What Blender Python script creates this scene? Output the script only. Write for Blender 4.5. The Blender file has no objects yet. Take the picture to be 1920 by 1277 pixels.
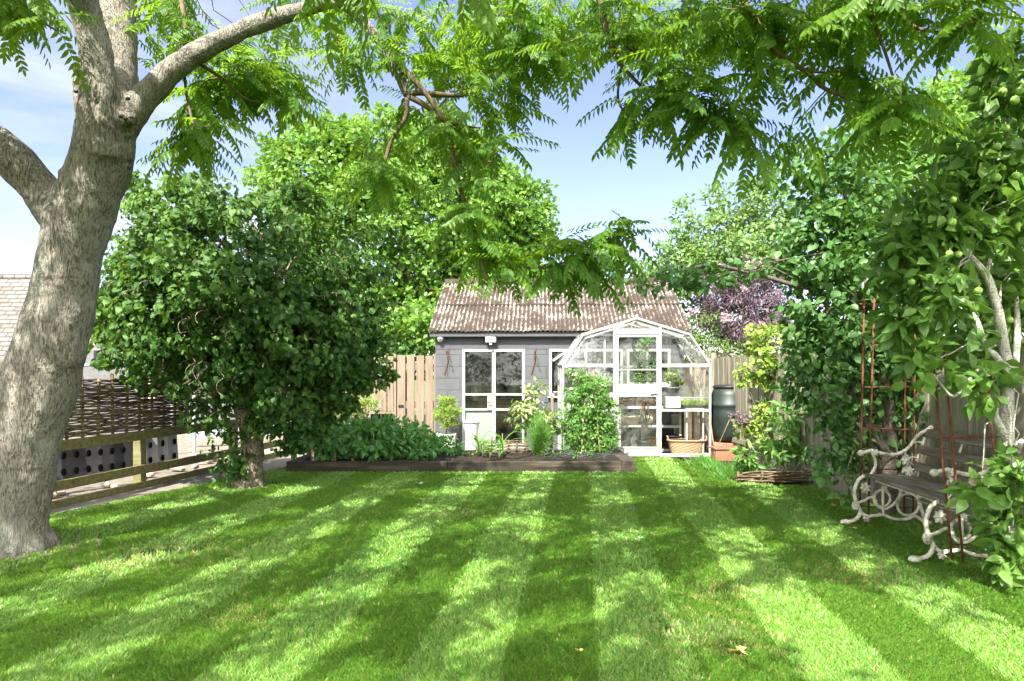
import bpy, bmesh, math, random
import numpy as np
from mathutils import Matrix, Vector
rad = math.radians
random.seed(7)
rng = np.random.default_rng(11)
sc = bpy.context.scene
COL = sc.collection
# ------------------------------------------------------------------ camera, world, sun, exposure
F, HZ, CH = 1350.0, 700.0, 1.45          # focal length in 1920-px units, horizon row, eye height
cam = bpy.data.cameras.new('camera'); co = bpy.data.objects.new('camera', cam); COL.objects.link(co)
co.location = (0, 0, CH); co.rotation_euler = (rad(90), 0, 0)
cam.sensor_width = 36; cam.lens = 36 * F / 1920; cam.shift_y = (HZ - 638.5) / 1920
cam.clip_start = .05; cam.clip_end = 2000
sc.camera = co
SUN_EL, SUN_AZ = rad(50), rad(180 + 22)   # azimuth clockwise from +Y: behind the camera, to its left
w = bpy.data.worlds.new('World'); sc.world = w; w.use_nodes = True
nt = w.node_tree; N = nt.nodes; L = nt.links
bg = N['Background']; bg.inputs[1].default_value = .078
sky = N.new('ShaderNodeTexSky'); sky.sky_type = 'NISHITA'; sky.sun_disc = False
sky.sun_elevation = SUN_EL; sky.sun_rotation = SUN_AZ; sky.air_density = 1.0; sky.dust_density = .5; sky.ozone_density = 2.6
tc = N.new('ShaderNodeTexCoord'); mp = N.new('ShaderNodeMapping'); mp.inputs['Scale'].default_value = (1.6, 1.6, 5.5)
mp.inputs['Location'].default_value = (1.3, .4, .2)
nz = N.new('ShaderNodeTexNoise'); nz.inputs['Scale'].default_value = 1.7; nz.inputs['Detail'].default_value = 8; nz.inputs['Roughness'].default_value = .58
nz.inputs['Distortion'].default_value = .35
L.new(tc.outputs['Generated'], mp.inputs[0]); L.new(mp.outputs[0], nz.inputs[0])
sx = N.new('ShaderNodeSeparateXYZ'); L.new(tc.outputs['Generated'], sx.inputs[0])
left = N.new('ShaderNodeMapRange'); left.inputs[1].default_value = .05; left.inputs[2].default_value = -.55
left.inputs[3].default_value = .05; left.inputs[4].default_value = 1.0
L.new(sx.outputs[0], left.inputs[0])
cr = N.new('ShaderNodeMapRange'); cr.inputs[1].default_value = .38; cr.inputs[2].default_value = .68; L.new(nz.outputs[0], cr.inputs[0])
mu = N.new('ShaderNodeMath'); mu.operation = 'MULTIPLY'; L.new(left.outputs[0], mu.inputs[0]); L.new(cr.outputs[0], mu.inputs[1])
bk = N.new('ShaderNodeMapRange'); bk.inputs[1].default_value = .1; bk.inputs[2].default_value = -.45; bk.inputs[4].default_value = 1.35; L.new(sx.outputs[1], bk.inputs[0])  # bright cloud bank added behind the camera, out of view, to fill the shade
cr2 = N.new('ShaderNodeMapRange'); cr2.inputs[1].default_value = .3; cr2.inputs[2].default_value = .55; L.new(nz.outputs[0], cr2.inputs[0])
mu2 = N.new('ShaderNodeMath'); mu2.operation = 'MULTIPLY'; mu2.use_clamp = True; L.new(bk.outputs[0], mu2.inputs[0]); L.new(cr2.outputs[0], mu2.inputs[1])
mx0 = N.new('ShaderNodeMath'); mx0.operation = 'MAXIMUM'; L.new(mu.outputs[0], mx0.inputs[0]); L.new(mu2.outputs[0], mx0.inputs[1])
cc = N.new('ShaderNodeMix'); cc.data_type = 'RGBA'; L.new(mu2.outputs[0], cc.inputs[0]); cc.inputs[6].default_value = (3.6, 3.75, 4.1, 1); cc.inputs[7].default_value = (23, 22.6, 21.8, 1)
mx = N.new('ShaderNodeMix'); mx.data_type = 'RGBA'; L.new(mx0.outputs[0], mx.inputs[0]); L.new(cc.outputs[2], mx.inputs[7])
tn = N.new('ShaderNodeMix'); tn.data_type = 'RGBA'; tn.blend_type = 'MULTIPLY'; tn.inputs[0].default_value = 1; tn.inputs[7].default_value = (1.06, .89, .96, 1)
L.new(sky.outputs[0], tn.inputs[6]); L.new(tn.outputs[2], mx.inputs[6])
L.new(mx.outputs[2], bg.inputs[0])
sl = bpy.data.lights.new('sun', 'SUN'); so = bpy.data.objects.new('sun', sl); COL.objects.link(so)
sl.energy = 4.4; sl.angle = rad(.55); sl.color = (1, .95, .86)
SD = Vector((math.sin(SUN_AZ) * math.cos(SUN_EL), math.cos(SUN_AZ) * math.cos(SUN_EL), math.sin(SUN_EL)))  # towards the sun
so.rotation_euler = SD.to_track_quat('Z', 'Y').to_euler(); so.location = SD * 40
sc.view_settings.view_transform = 'Standard'; sc.view_settings.look = 'None'; sc.view_settings.gamma = 1
sc.view_settings.exposure = 2.0
cy = sc.cycles; cy.max_bounces = 8; cy.diffuse_bounces = 4; cy.transmission_bounces = 4; cy.glossy_bounces = 3; cy.transparent_max_bounces = 12
cy.caustics_reflective = False; cy.caustics_refractive = False; cy.sample_clamp_indirect = 6

# ------------------------------------------------------------------ helpers
def P(x, y, d): return np.array(((x - 960) / F * d, d, CH - (y - HZ) / F * d))
def V3(*a): return np.array(a, float)

class MB:
    def __init__(s, M=None): s.v = []; s.f = []; s.M = M
    def add(s, vs, fs):
        o = len(s.v); s.v += [tuple(map(float, p)) for p in vs]; s.f += [tuple(o + i for i in f) for f in fs]; return s
    def box(s, c, size, R=None):
        hx, hy, hz = [a / 2 for a in size]
        vs = [Vector((x, y, z)) for x in (-hx, hx) for y in (-hy, hy) for z in (-hz, hz)]
        if R is not None: vs = [R @ p for p in vs]
        c = Vector(c)
        return s.add([p + c for p in vs], [(0, 1, 3, 2), (4, 6, 7, 5), (0, 4, 5, 1), (2, 3, 7, 6), (0, 2, 6, 4), (1, 5, 7, 3)])
    def bb(s, x0, x1, y0, y1, z0, z1): return s.box(((x0 + x1) / 2, (y0 + y1) / 2, (z0 + z1) / 2), (abs(x1 - x0), abs(y1 - y0), abs(z1 - z0)))
    def bar(s, a, b, w, h, up=(0, 0, 1)):
        a, b = Vector(a), Vector(b); d = b - a; ln = d.length; d.normalize(); up = Vector(up)
        if abs(d.dot(up)) > .98: up = Vector((1, 0, 0))
        y = up.cross(d).normalized(); z = d.cross(y)
        R = Matrix((d, y, z)).transposed()
        return s.box((a + b) / 2, (ln, w, h), R)
    def tube(s, pts, r, n=8, cap=True):
        pts = [Vector(p) for p in pts]; m = len(pts)
        if not hasattr(r, '__len__'): r = [r] * m
        o = len(s.v); t0 = (pts[1] - pts[0]).normalized()
        u = t0.orthogonal().normalized(); vs = []; fs = []
        for i, p in enumerate(pts):
            t = (pts[min(i + 1, m - 1)] - pts[max(i - 1, 0)]).normalized()
            u = (u - t * u.dot(t));
            u = u.normalized() if u.length > 1e-6 else t.orthogonal().normalized()
            v = t.cross(u)
            for k in range(n):
                a = 2 * math.pi * k / n; vs.append(p + (u * math.cos(a) + v * math.sin(a)) * r[i])
        for i in range(m - 1):
            for k in range(n):
                fs.append((i * n + k, i * n + (k + 1) % n, (i + 1) * n + (k + 1) % n, (i + 1) * n + k))
        if cap: fs += [tuple(range(n))[::-1], tuple((m - 1) * n + k for k in range(n))]
        return s.add(vs, fs)
    def lathe(s, prof, c=(0, 0, 0), n=20):
        vs = []; fs = []; m = len(prof)
        for r, z in prof:
            for k in range(n):
                a = 2 * math.pi * k / n; vs.append((c[0] + r * math.cos(a), c[1] + r * math.sin(a), c[2] + z))
        for i in range(m - 1):
            for k in range(n): fs.append((i * n + k, i * n + (k + 1) % n, (i + 1) * n + (k + 1) % n, (i + 1) * n + k))
        fs += [tuple(range(n))[::-1], tuple((m - 1) * n + k for k in range(n))]
        return s.add(vs, fs)
    def ring(s, c, r, tr, n=18, m=7, axis='y'):
        pts = []
        for k in range(n + 1):
            a = 2 * math.pi * k / n
            pts.append((c[0] + r * math.cos(a), c[1], c[2] + r * math.sin(a)) if axis == 'y' else (c[0] + r * math.cos(a), c[1] + r * math.sin(a), c[2]))
        return s.tube(pts, tr, m, False)
    def ball(s, c, r, n=10, sq=(1, 1, 1)):
        vs = []; fs = []; m = n // 2 + 2
        for i in range(1, m):
            th = math.pi * i / m
            for k in range(n):
                a = 2 * math.pi * k / n
                vs.append((c[0] + r * sq[0] * math.sin(th) * math.cos(a), c[1] + r * sq[1] * math.sin(th) * math.sin(a), c[2] + r * sq[2] * math.cos(th)))
        q = m - 1
        for i in range(q - 1):
            for k in range(n): fs.append((i * n + k, (i + 1) * n + k, (i + 1) * n + (k + 1) % n, i * n + (k + 1) % n))
        vs += [(c[0], c[1], c[2] + r * sq[2]), (c[0], c[1], c[2] - r * sq[2])]; t = len(vs) - 2
        for k in range(n): fs += [(t, k, (k + 1) % n), (t + 1, (q - 1) * n + (k + 1) % n, (q - 1) * n + k)]
        return s.add(vs, fs)

def finish(o, parent):
    COL.objects.link(o)
    if parent is not None: o.parent = parent
    return o
def obj(name, mb, mat, parent=None, smooth=False, bevel=0):
    off = Vector((0, 0, 0)) if parent is None else WL[parent.name]
    vs = mb.v
    if mb.M is not None: vs = [mb.M @ Vector(p) for p in vs]
    vs = [Vector(p) - off for p in vs]
    me = bpy.data.meshes.new(name); me.from_pydata(vs, [], mb.f); me.update()
    me.materials.append(mat)
    if smooth: me.polygons.foreach_set('use_smooth', [True] * len(me.polygons))
    o = bpy.data.objects.new(name, me); finish(o, parent)
    WL[o.name] = off.copy() if parent is not None else Vector((0, 0, 0))
    if bevel:
        b = o.modifiers.new('bevel', 'BEVEL'); b.width = bevel; b.segments = 2; b.limit_method = 'ANGLE'; b.harden_normals = False
    return o
WL = {}        # the world point that each object's mesh data is stored relative to
def npmesh(name, Vt, Q, mat, parent=None, rnd=None, smooth=False):
    """Vt (n,3) world verts, Q (m,k) faces"""
    off = np.zeros(3) if parent is None else np.array(WL[parent.name])
    me = bpy.data.meshes.new(name); n = len(Vt); m, k = Q.shape
    me.vertices.add(n); me.vertices.foreach_set('co', (Vt - off).astype(np.float32).ravel())
    me.loops.add(m * k); me.loops.foreach_set('vertex_index', Q.astype(np.int32).ravel())
    me.polygons.add(m); me.polygons.foreach_set('loop_start', (np.arange(m) * k).astype(np.int32))
    if smooth: me.polygons.foreach_set('use_smooth', np.ones(m, bool))
    if rnd is not None:
        a = me.attributes.new('rnd', 'FLOAT', 'POINT'); a.data.foreach_set('value', rnd.astype(np.float32))
    me.update(calc_edges=True); me.materials.append(mat)
    o = bpy.data.objects.new(name, me); finish(o, parent); WL[o.name] = Vector(off)
    return o
def tag(o, label, cat, group=None):
    o['label'] = label; o['category'] = cat
    if group: o['group'] = group
    return o
def thing(name, label, cat, loc, group=None):
    o = bpy.data.objects.new(name, None); COL.objects.link(o); o.location = Vector(loc); o.empty_display_size = .1
    WL[o.name] = Vector(loc)
    return tag(o, label, cat, group)
def dup(root, loc, label=None, rotz=0, scale=1):
    r = root.copy(); COL.objects.link(r); r.location = Vector(loc); r.rotation_euler = (0, 0, rotz); r.scale = (scale,) * 3
    if label: r['label'] = label
    for ch in list(root.children):
        c = ch.copy(); COL.objects.link(c); c.parent = r
        for g in list(ch.children): e = g.copy(); COL.objects.link(e); e.parent = c
    return r
def kind(o, k): o['kind'] = k; return o

# ------------------------------------------------------------------ materials
def nodes(name):
    m = bpy.data.materials.new(name); m.use_nodes = True; return m, m.node_tree.nodes, m.node_tree.links, m.node_tree.nodes['Principled BSDF']
def ramp(N, stops):
    r = N.new('ShaderNodeValToRGB'); e = r.color_ramp.elements
    while len(e) < len(stops): e.new(.5)
    for i, (p, c) in enumerate(stops): e[i].position = p; e[i].color = (*c, 1)
    return r
def noise(N, L, scale, detail=5, rough=.6, stretch=None, vec='Object', dist=0):
    t = N.new('ShaderNodeTexCoord'); n = N.new('ShaderNodeTexNoise')
    n.inputs['Scale'].default_value = scale; n.inputs['Detail'].default_value = detail; n.inputs['Roughness'].default_value = rough; n.inputs['Distortion'].default_value = dist
    if stretch:
        m = N.new('ShaderNodeMapping'); m.inputs['Scale'].default_value = stretch; L.new(t.outputs[vec], m.inputs[0]); L.new(m.outputs[0], n.inputs[0])
    else: L.new(t.outputs[vec], n.inputs[0])
    return n
def bump(N, L, src, b, strength, dist):
    k = N.new('ShaderNodeBump'); k.inputs['Strength'].default_value = strength; k.inputs['Distance'].default_value = dist
    L.new(src, k.inputs['Height']); L.new(k.outputs[0], b.inputs['Normal']); return k
def rough_mat(name, c1, c2, scale=8, rough=.8, stretch=None, bstr=.4, bdist=.01, c3=None, spec=.3, metal=0):
    m, N, L, b = nodes(name)
    n = noise(N, L, scale, 7, .62, stretch)
    st = [(.3, c1), (.68, c2)] if c3 is None else [(.3, c1), (.52, c2), (.7, c3)]
    r = ramp(N, st); L.new(n.outputs[0], r.inputs[0]); L.new(r.outputs[0], b.inputs['Base Color'])
    b.inputs['Roughness'].default_value = rough; b.inputs['Specular IOR Level'].default_value = spec; b.inputs['Metallic'].default_value = metal
    n2 = noise(N, L, scale * 4, 6, .65, stretch); bump(N, L, n2.outputs[0], b, bstr, bdist)
    return m
def leaf_mat(name, dark, mid, light, trans, tfac=.35, rough=.45, spec=.35):
    m, N, L, b = nodes(name)
    a = N.new('ShaderNodeAttribute'); a.attribute_name = 'rnd'
    r = ramp(N, [(0, dark), (.5, mid), (1, light)]); L.new(a.outputs['Fac'], r.inputs[0])
    L.new(r.outputs[0], b.inputs['Base Color']); b.inputs['Roughness'].default_value = rough; b.inputs['Specular IOR Level'].default_value = spec
    t = N.new('ShaderNodeBsdfTranslucent')
    mixc = N.new('ShaderNodeMix'); mixc.data_type = 'RGBA'; mixc.blend_type = 'MULTIPLY'; mixc.inputs[0].default_value = 0
    r2 = ramp(N, [(0, tuple(x * .7 for x in trans)), (1, trans)]); L.new(a.outputs['Fac'], r2.inputs[0]); L.new(r2.outputs[0], t.inputs[0])
    mx = N.new('ShaderNodeMixShader'); mx.inputs[0].default_value = tfac
    L.new(b.outputs[0], mx.inputs[1]); L.new(t.outputs[0], mx.inputs[2]); L.new(mx.outputs[0], N['Material Output'].inputs[0])
    return m
def glass_mat(name, tint=(.93, .96, .95), dirt=.06, extra=0.0):
    m, N, L, b = nodes(name); N.remove(b)
    tr = N.new('ShaderNodeBsdfTransparent'); tr.inputs[0].default_value = (*tint, 1)
    gl = N.new('ShaderNodeBsdfGlossy'); gl.inputs['Roughness'].default_value = .02
    df = N.new('ShaderNodeBsdfDiffuse'); df.inputs[0].default_value = (.6, .62, .58, 1)
    fr = N.new('ShaderNodeLayerWeight'); fr.inputs[0].default_value = .5; pw = N.new('ShaderNodeMath'); pw.operation = 'POWER'; pw.inputs[1].default_value = 5; L.new(fr.outputs['Facing'], pw.inputs[0])
    ad = N.new('ShaderNodeMath'); ad.operation = 'MULTIPLY_ADD'; ad.inputs[1].default_value = .9; ad.inputs[2].default_value = .035 + extra; L.new(pw.outputs[0], ad.inputs[0])
    m1 = N.new('ShaderNodeMixShader'); L.new(ad.outputs[0], m1.inputs[0]); L.new(tr.outputs[0], m1.inputs[1]); L.new(gl.outputs[0], m1.inputs[2])
    n = noise(N, L, 5, 6, .6); mr = N.new('ShaderNodeMapRange'); mr.inputs[1].default_value = .4; mr.inputs[2].default_value = .8; mr.inputs[4].default_value = dirt * 3
    L.new(n.outputs[0], mr.inputs[0])
    m2 = N.new('ShaderNodeMixShader'); L.new(mr.outputs[0], m2.inputs[0]); L.new(m1.outputs[0], m2.inputs[1]); L.new(df.outputs[0], m2.inputs[2])
    L.new(m2.outputs[0], N['Material Output'].inputs[0]); return m

def bark_mat(name, c1, c2, c3, scale=26, stretch=(1, 1, .22), bd=.02, lichen=None):
    m, N, L, b = nodes(name)
    t = N.new('ShaderNodeTexCoord'); mp = N.new('ShaderNodeMapping'); mp.inputs['Scale'].default_value = stretch; L.new(t.outputs['Object'], mp.inputs[0])
    d = N.new('ShaderNodeTexNoise'); d.inputs['Scale'].default_value = 9; d.inputs['Detail'].default_value = 4; L.new(mp.outputs[0], d.inputs[0])
    av = N.new('ShaderNodeVectorMath'); av.operation = 'MULTIPLY_ADD'; L.new(d.outputs['Color'], av.inputs[0]); av.inputs[1].default_value = (.09, .09, .09); L.new(mp.outputs[0], av.inputs[2])
    vo = N.new('ShaderNodeTexNoise'); vo.inputs['Scale'].default_value = scale; vo.inputs['Detail'].default_value = 3; vo.inputs['Roughness'].default_value = .55; L.new(av.outputs[0], vo.inputs[0])
    sb = N.new('ShaderNodeMath'); sb.operation = 'SUBTRACT'; sb.inputs[1].default_value = .5; L.new(vo.outputs[0], sb.inputs[0]); ab = N.new('ShaderNodeMath'); ab.operation = 'ABSOLUTE'; L.new(sb.outputs[0], ab.inputs[0])
    mr = N.new('ShaderNodeMapRange'); mr.inputs[2].default_value = .14; mr.inputs[3].default_value = 1; mr.inputs[4].default_value = 0; L.new(ab.outputs[0], mr.inputs[0])
    n = noise(N, L, 3.2, 8, .65); n2 = noise(N, L, 45, 5, .6)
    mm = N.new('ShaderNodeMix'); mm.inputs[0].default_value = .5
    L.new(n.outputs[0], mm.inputs[2]); L.new(mr.outputs[0], mm.inputs[3])
    r = ramp(N, [(.22, c1), (.45, c2), (.72, c3)]); L.new(mm.outputs[0], r.inputs[0])
    last = r.outputs[0]
    if lichen:
        n3 = noise(N, L, 2.1, 6, .7, (1, 1, .5)); q = N.new('ShaderNodeMapRange'); q.inputs[1].default_value = .52; q.inputs[2].default_value = .66; q.inputs[4].default_value = .6; L.new(n3.outputs[0], q.inputs[0])
        mc = N.new('ShaderNodeMix'); mc.data_type = 'RGBA'; L.new(q.outputs[0], mc.inputs[0]); L.new(last, mc.inputs[6]); mc.inputs[7].default_value = (*lichen, 1); last = mc.outputs[2]
    n4 = noise(N, L, 2.6, 6, .7, (.8, .8, 3.2)); q4 = N.new('ShaderNodeMapRange'); q4.inputs[1].default_value = .57; q4.inputs[2].default_value = .68; q4.inputs[4].default_value = .75; L.new(n4.outputs[0], q4.inputs[0])
    md = N.new('ShaderNodeMix'); md.data_type = 'RGBA'; L.new(q4.outputs[0], md.inputs[0]); L.new(last, md.inputs[6]); md.inputs[7].default_value = (*[v * .55 for v in c1], 1); last = md.outputs[2]
    L.new(last, b.inputs['Base Color']); b.inputs['Roughness'].default_value = .85; b.inputs['Specular IOR Level'].default_value = .2
    ad = N.new('ShaderNodeMath'); ad.operation = 'MULTIPLY_ADD'; ad.inputs[1].default_value = .25; L.new(n2.outputs[0], ad.inputs[0]); L.new(mr.outputs[0], ad.inputs[2])
    bump(N, L, ad.outputs[0], b, .9, bd)
    return m
def wood(name, c1, c2, axis=0, rough=.75, c3=None):
    st = [6, 6, 6]; st[axis] = .5
    return rough_mat(name, c1, c2, 3.2, rough, tuple(st), .35, .004, c3)

M = {}
M['tree_bark'] = bark_mat('pale_bark', (.085, .074, .058), (.175, .158, .13), (.28, .258, .22), 50, (1, 1, .22), .011, (.3, .32, .265))
M['twig'] = rough_mat('twig_bark', (.07, .05, .03), (.16, .115, .07), 20)
M['hazel_bark'] = bark_mat('hazel_bark', (.07, .05, .035), (.19, .15, .11), (.3, .26, .2), 26, (1, 1, .6), .02)
M['apple_bark'] = bark_mat('lichened_apple_bark', (.26, .24, .2), (.48, .46, .39), (.64, .62, .54), 60, (1, 1, 1), .008)
M['plum_bark'] = bark_mat('plum_bark', (.08, .065, .05), (.17, .14, .115), (.26, .225, .19), 50, (1, 1, 1.6), .01)
M['pinnate'] = leaf_mat('pinnate_leaf', (.04, .11, .012), (.075, .17, .017), (.12, .22, .024), (.36, .6, .03), .48)
M['hazel'] = leaf_mat('hazel_leaf', (.024, .07, .016), (.048, .115, .022), (.1, .185, .036), (.2, .38, .035), .28, .5, .25)
M['maple'] = leaf_mat('lime_green_leaf', (.045, .125, .018), (.085, .19, .026), (.165, .28, .042), (.3, .52, .05), .32)
M['fruit'] = leaf_mat('pale_fruit_tree_leaf', (.07, .15, .04), (.11, .2, .05), (.17, .26, .08), (.3, .46, .09), .33)
M['plum'] = leaf_mat('plum_leaf', (.04, .11, .026), (.068, .16, .04), (.12, .23, .07), (.2, .42, .055), .3, .42, .4)
M['apple'] = leaf_mat('apple_leaf', (.06, .135, .026), (.1, .2, .038), (.16, .28, .065), (.28, .5, .06), .34, .42, .4)
M['elder'] = leaf_mat('purple_elder_leaf', (.045, .028, .038), (.1, .065, .08), (.24, .17, .2), (.16, .08, .11), .22)
M['pink'] = leaf_mat('pink_flower', (.42, .26, .32), (.55, .38, .44), (.66, .5, .56), (.6, .4, .45), .3)
M['varieg'] = leaf_mat('variegated_leaf', (.08, .16, .04), (.2, .27, .1), (.5, .52, .28), (.42, .55, .15), .33)
M['potato'] = leaf_mat('potato_leaf', (.045, .14, .035), (.075, .21, .05), (.13, .29, .075), (.24, .5, .07), .34)
M['fern'] = leaf_mat('feathery_leaf', (.06, .18, .025), (.09, .24, .035), (.15, .32, .05), (.26, .5, .06), .35)
M['pea'] = leaf_mat('pea_leaf', (.07, .18, .035), (.11, .25, .05), (.2, .35, .09), (.3, .52, .09), .35)
M['lime'] = leaf_mat('yellow_green_leaf', (.12, .22, .03), (.2, .31, .05), (.32, .42, .09), (.46, .6, .1), .36)
M['shrub'] = leaf_mat('dark_shrub_leaf', (.03, .085, .02), (.05, .125, .03), (.09, .18, .05), (.14, .32, .05), .28)
M['grass'] = leaf_mat('grass_blade', (.078, .195, .022), (.145, .3, .04), (.29, .41, .11), (.38, .57, .09), .42, .38, .45)
for nd_ in M['grass'].node_tree.nodes:       # straw-coloured dead blades at the far end of the ramp
    if nd_.type == 'VALTORGB' and len(nd_.color_ramp.elements) == 3:
        nd_.color_ramp.elements[2].position = .86; e_ = nd_.color_ramp.elements.new(1); e_.color = (.46, .36, .17, 1)
M['flower_white'] = leaf_mat('pale_flower', (.6, .55, .45), (.7, .62, .5), (.78, .5, .4), (.6, .5, .4), .3)
M['dead_leaf'] = leaf_mat('fallen_yellow_leaf', (.5, .33, .06), (.6, .42, .09), (.68, .55, .2), (.6, .4, .1), .25)
M['grey_leaf'] = leaf_mat('fallen_grey_leaf', (.3, .36, .26), (.38, .42, .33), (.42, .46, .38), (.3, .35, .2), .2)

# block wall: grey painted concrete blocks
def block_mat():
    m, N, L, b = nodes('grey_painted_blockwork')
    t = N.new('ShaderNodeTexCoord'); s = N.new('ShaderNodeSeparateXYZ'); c = N.new('ShaderNodeCombineXYZ'); L.new(t.outputs['Object'], s.inputs[0])
    ad = N.new('ShaderNodeMath'); L.new(s.outputs[0], ad.inputs[0]); L.new(s.outputs[1], ad.inputs[1])
    L.new(ad.outputs[0], c.inputs[0]); L.new(s.outputs[2], c.inputs[1])
    br = N.new('ShaderNodeTexBrick'); L.new(c.outputs[0], br.inputs[0]); br.inputs['Scale'].default_value = 1
    br.inputs['Brick Width'].default_value = .45; br.inputs['Row Height'].default_value = .225; br.inputs['Mortar Size'].default_value = .009; br.inputs['Mortar Smooth'].default_value = .5
    br.inputs['Color1'].default_value = (1, 1, 1, 1); br.inputs['Color2'].default_value = (.9, .9, .9, 1); br.inputs['Mortar'].default_value = (.0, .0, .0, 1)
    n = noise(N, L, 3, 7, .6); r = ramp(N, [(.3, (.058, .061, .066)), (.7, (.085, .088, .094))]); L.new(n.outputs[0], r.inputs[0])
    L.new(r.outputs[0], b.inputs['Base Color']); b.inputs['Roughness'].default_value = .75
    n2 = noise(N, L, 30, 6, .6); mm = N.new('ShaderNodeMath'); mm.operation = 'MULTIPLY_ADD'; mm.inputs[1].default_value = .35
    L.new(n2.outputs[0], mm.inputs[0]); L.new(br.outputs['Color'], mm.inputs[2]); bump(N, L, mm.outputs[0], b, 1.0, .02); return m
M['block'] = block_mat()
M['lintel'] = rough_mat('dark_grey_painted_render', (.06, .062, .07), (.08, .082, .09), 4, .7)
def roof_mat():
    m, N, L, b = nodes('mossy_corrugated_cement')
    n = noise(N, L, 2.2, 9, .72); n3 = noise(N, L, 17, 7, .7, (1, .5, .5)); 
    mm = N.new('ShaderNodeMix'); mm.inputs[0].default_value = .5; L.new(n.outputs[0], mm.inputs[2]); L.new(n3.outputs[0], mm.inputs[3])
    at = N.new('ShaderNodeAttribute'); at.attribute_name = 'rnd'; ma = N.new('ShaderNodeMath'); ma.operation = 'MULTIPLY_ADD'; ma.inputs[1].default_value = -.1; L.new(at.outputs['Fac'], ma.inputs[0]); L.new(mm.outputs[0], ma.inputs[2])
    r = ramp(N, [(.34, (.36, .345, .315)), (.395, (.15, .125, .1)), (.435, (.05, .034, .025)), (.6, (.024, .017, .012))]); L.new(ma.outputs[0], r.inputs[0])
    L.new(r.outputs[0], b.inputs['Base Color']); b.inputs['Roughness'].default_value = .95
    bump(N, L, mm.outputs[0], b, .9, .03); return m
M['roof'] = roof_mat()
M['white'] = rough_mat('weathered_white_paint', (.36, .37, .36), (.48, .49, .48), 6, .45, None, .15, .002)
M['alu'] = rough_mat('white_greenhouse_frame', (.2, .205, .19), (.38, .39, .375), 7, .4, None, .1, .002)
M['frame'] = rough_mat('pale_green_grey_paint', (.26, .3, .27), (.34, .37, .34), 8, .5, None, .2, .002)
M['glass'] = glass_mat('greenhouse_glass', (.985, .99, .985), .03)
M['window'] = glass_mat('window_glass', (.86, .89, .87), .008, .0)
M['pale_wood'] = wood('new_pale_timber', (.13, .094, .066), (.22, .168, .126), 2)
M['rail_wood'] = wood('green_stained_timber', (.075, .07, .025), (.145, .135, .055), 0, .8, (.19, .175, .1))
M['sleeper'] = wood('dark_sleeper_timber', (.016, .013, .009), (.04, .032, .023), 0, .85, (.1, .083, .062))
M['fence_wood'] = wood('weathered_fence_board', (.1, .092, .06), (.19, .175, .125), 2, .85, (.28, .26, .21))
M['wattle'] = rough_mat('hazel_rod', (.05, .035, .02), (.14, .1, .06), 9, .85, (1, 1, 1), .5, .004, (.26, .2, .13))
M['wattle_pale'] = rough_mat('pale_hazel_rod', (.22, .15, .08), (.4, .29, .17), 9, .85)
M['bench_wood'] = wood('silvered_bench_slat', (.055, .045, .036), (.15, .125, .1), 1, .8, (.3, .25, .2))
M['iron'] = rough_mat('flaking_white_cast_iron', (.2, .15, .11), (.58, .54, .47), 14, .6, None, .6, .005, (.7, .67, .61))
M['rust'] = rough_mat('rusty_iron', (.07, .025, .012), (.17, .065, .035), 25, .9, None, .5, .003)
M['soil'] = rough_mat('dark_garden_soil', (.014, .01, .007), (.042, .031, .023), 14, .95, None, 1, .04)
M['terracotta'] = rough_mat('terracotta', (.2, .085, .05), (.3, .15, .095), 7, .85)
M['white_pot'] = rough_mat('white_glaze', (.38, .38, .36), (.5, .5, .48), 5, .5)
M['grey_pot'] = rough_mat('slate_grey_pot', (.12, .14, .16), (.18, .2, .22), 7, .6)
M['black'] = rough_mat('black_plastic', (.012, .012, .013), (.03, .03, .032), 6, .4)
M['green_plastic'] = rough_mat('dark_green_plastic', (.007, .014, .012), (.016, .028, .024), 4, .5, None, .1, .002, None, .5)
M['wicker'] = rough_mat('wicker', (.25, .15, .08), (.45, .31, .19), 30, .8, (1, 1, 4), .8, .01)
M['cream'] = rough_mat('cream_glaze', (.48, .42, .28), (.6, .54, .4), 6, .4)
M['membrane'] = rough_mat('black_dimpled_membrane', (.02, .02, .024), (.06, .06, .068), 3, .35, None, .3, .01)
M['hole_disc'] = rough_mat('painted_hole_shade', (.004, .004, .004), (.008, .008, .008), 5, 1, None, .1, .001, None, 0)  # matte black that paints in the shade inside the sheet holes
M['grey_sheet'] = rough_mat('grey_sheet', (.28, .28, .3), (.4, .4, .42), 3, .7)
M['concrete'] = rough_mat('pale_concrete', (.08, .08, .085), (.12, .12, .125), 2.5, .85)
M['stone'] = rough_mat('pale_rubble', (.3, .25, .2), (.5, .44, .37), 6, .9)
M['path'] = rough_mat('worn_paving', (.15, .13, .105), (.22, .195, .165), 3, .9, None, .4, .01)
M['gravel'] = rough_mat('gravel_ground', (.13, .11, .085), (.22, .19, .15), 9, .95, None, .8, .03)
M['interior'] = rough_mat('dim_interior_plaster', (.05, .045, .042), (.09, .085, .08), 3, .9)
M['brown'] = wood('brown_workbench_timber', (.13, .075, .04), (.22, .13, .075), 0)
M['brick'] = rough_mat('red_brick', (.3, .12, .07), (.42, .2, .13), 12, .9)
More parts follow.
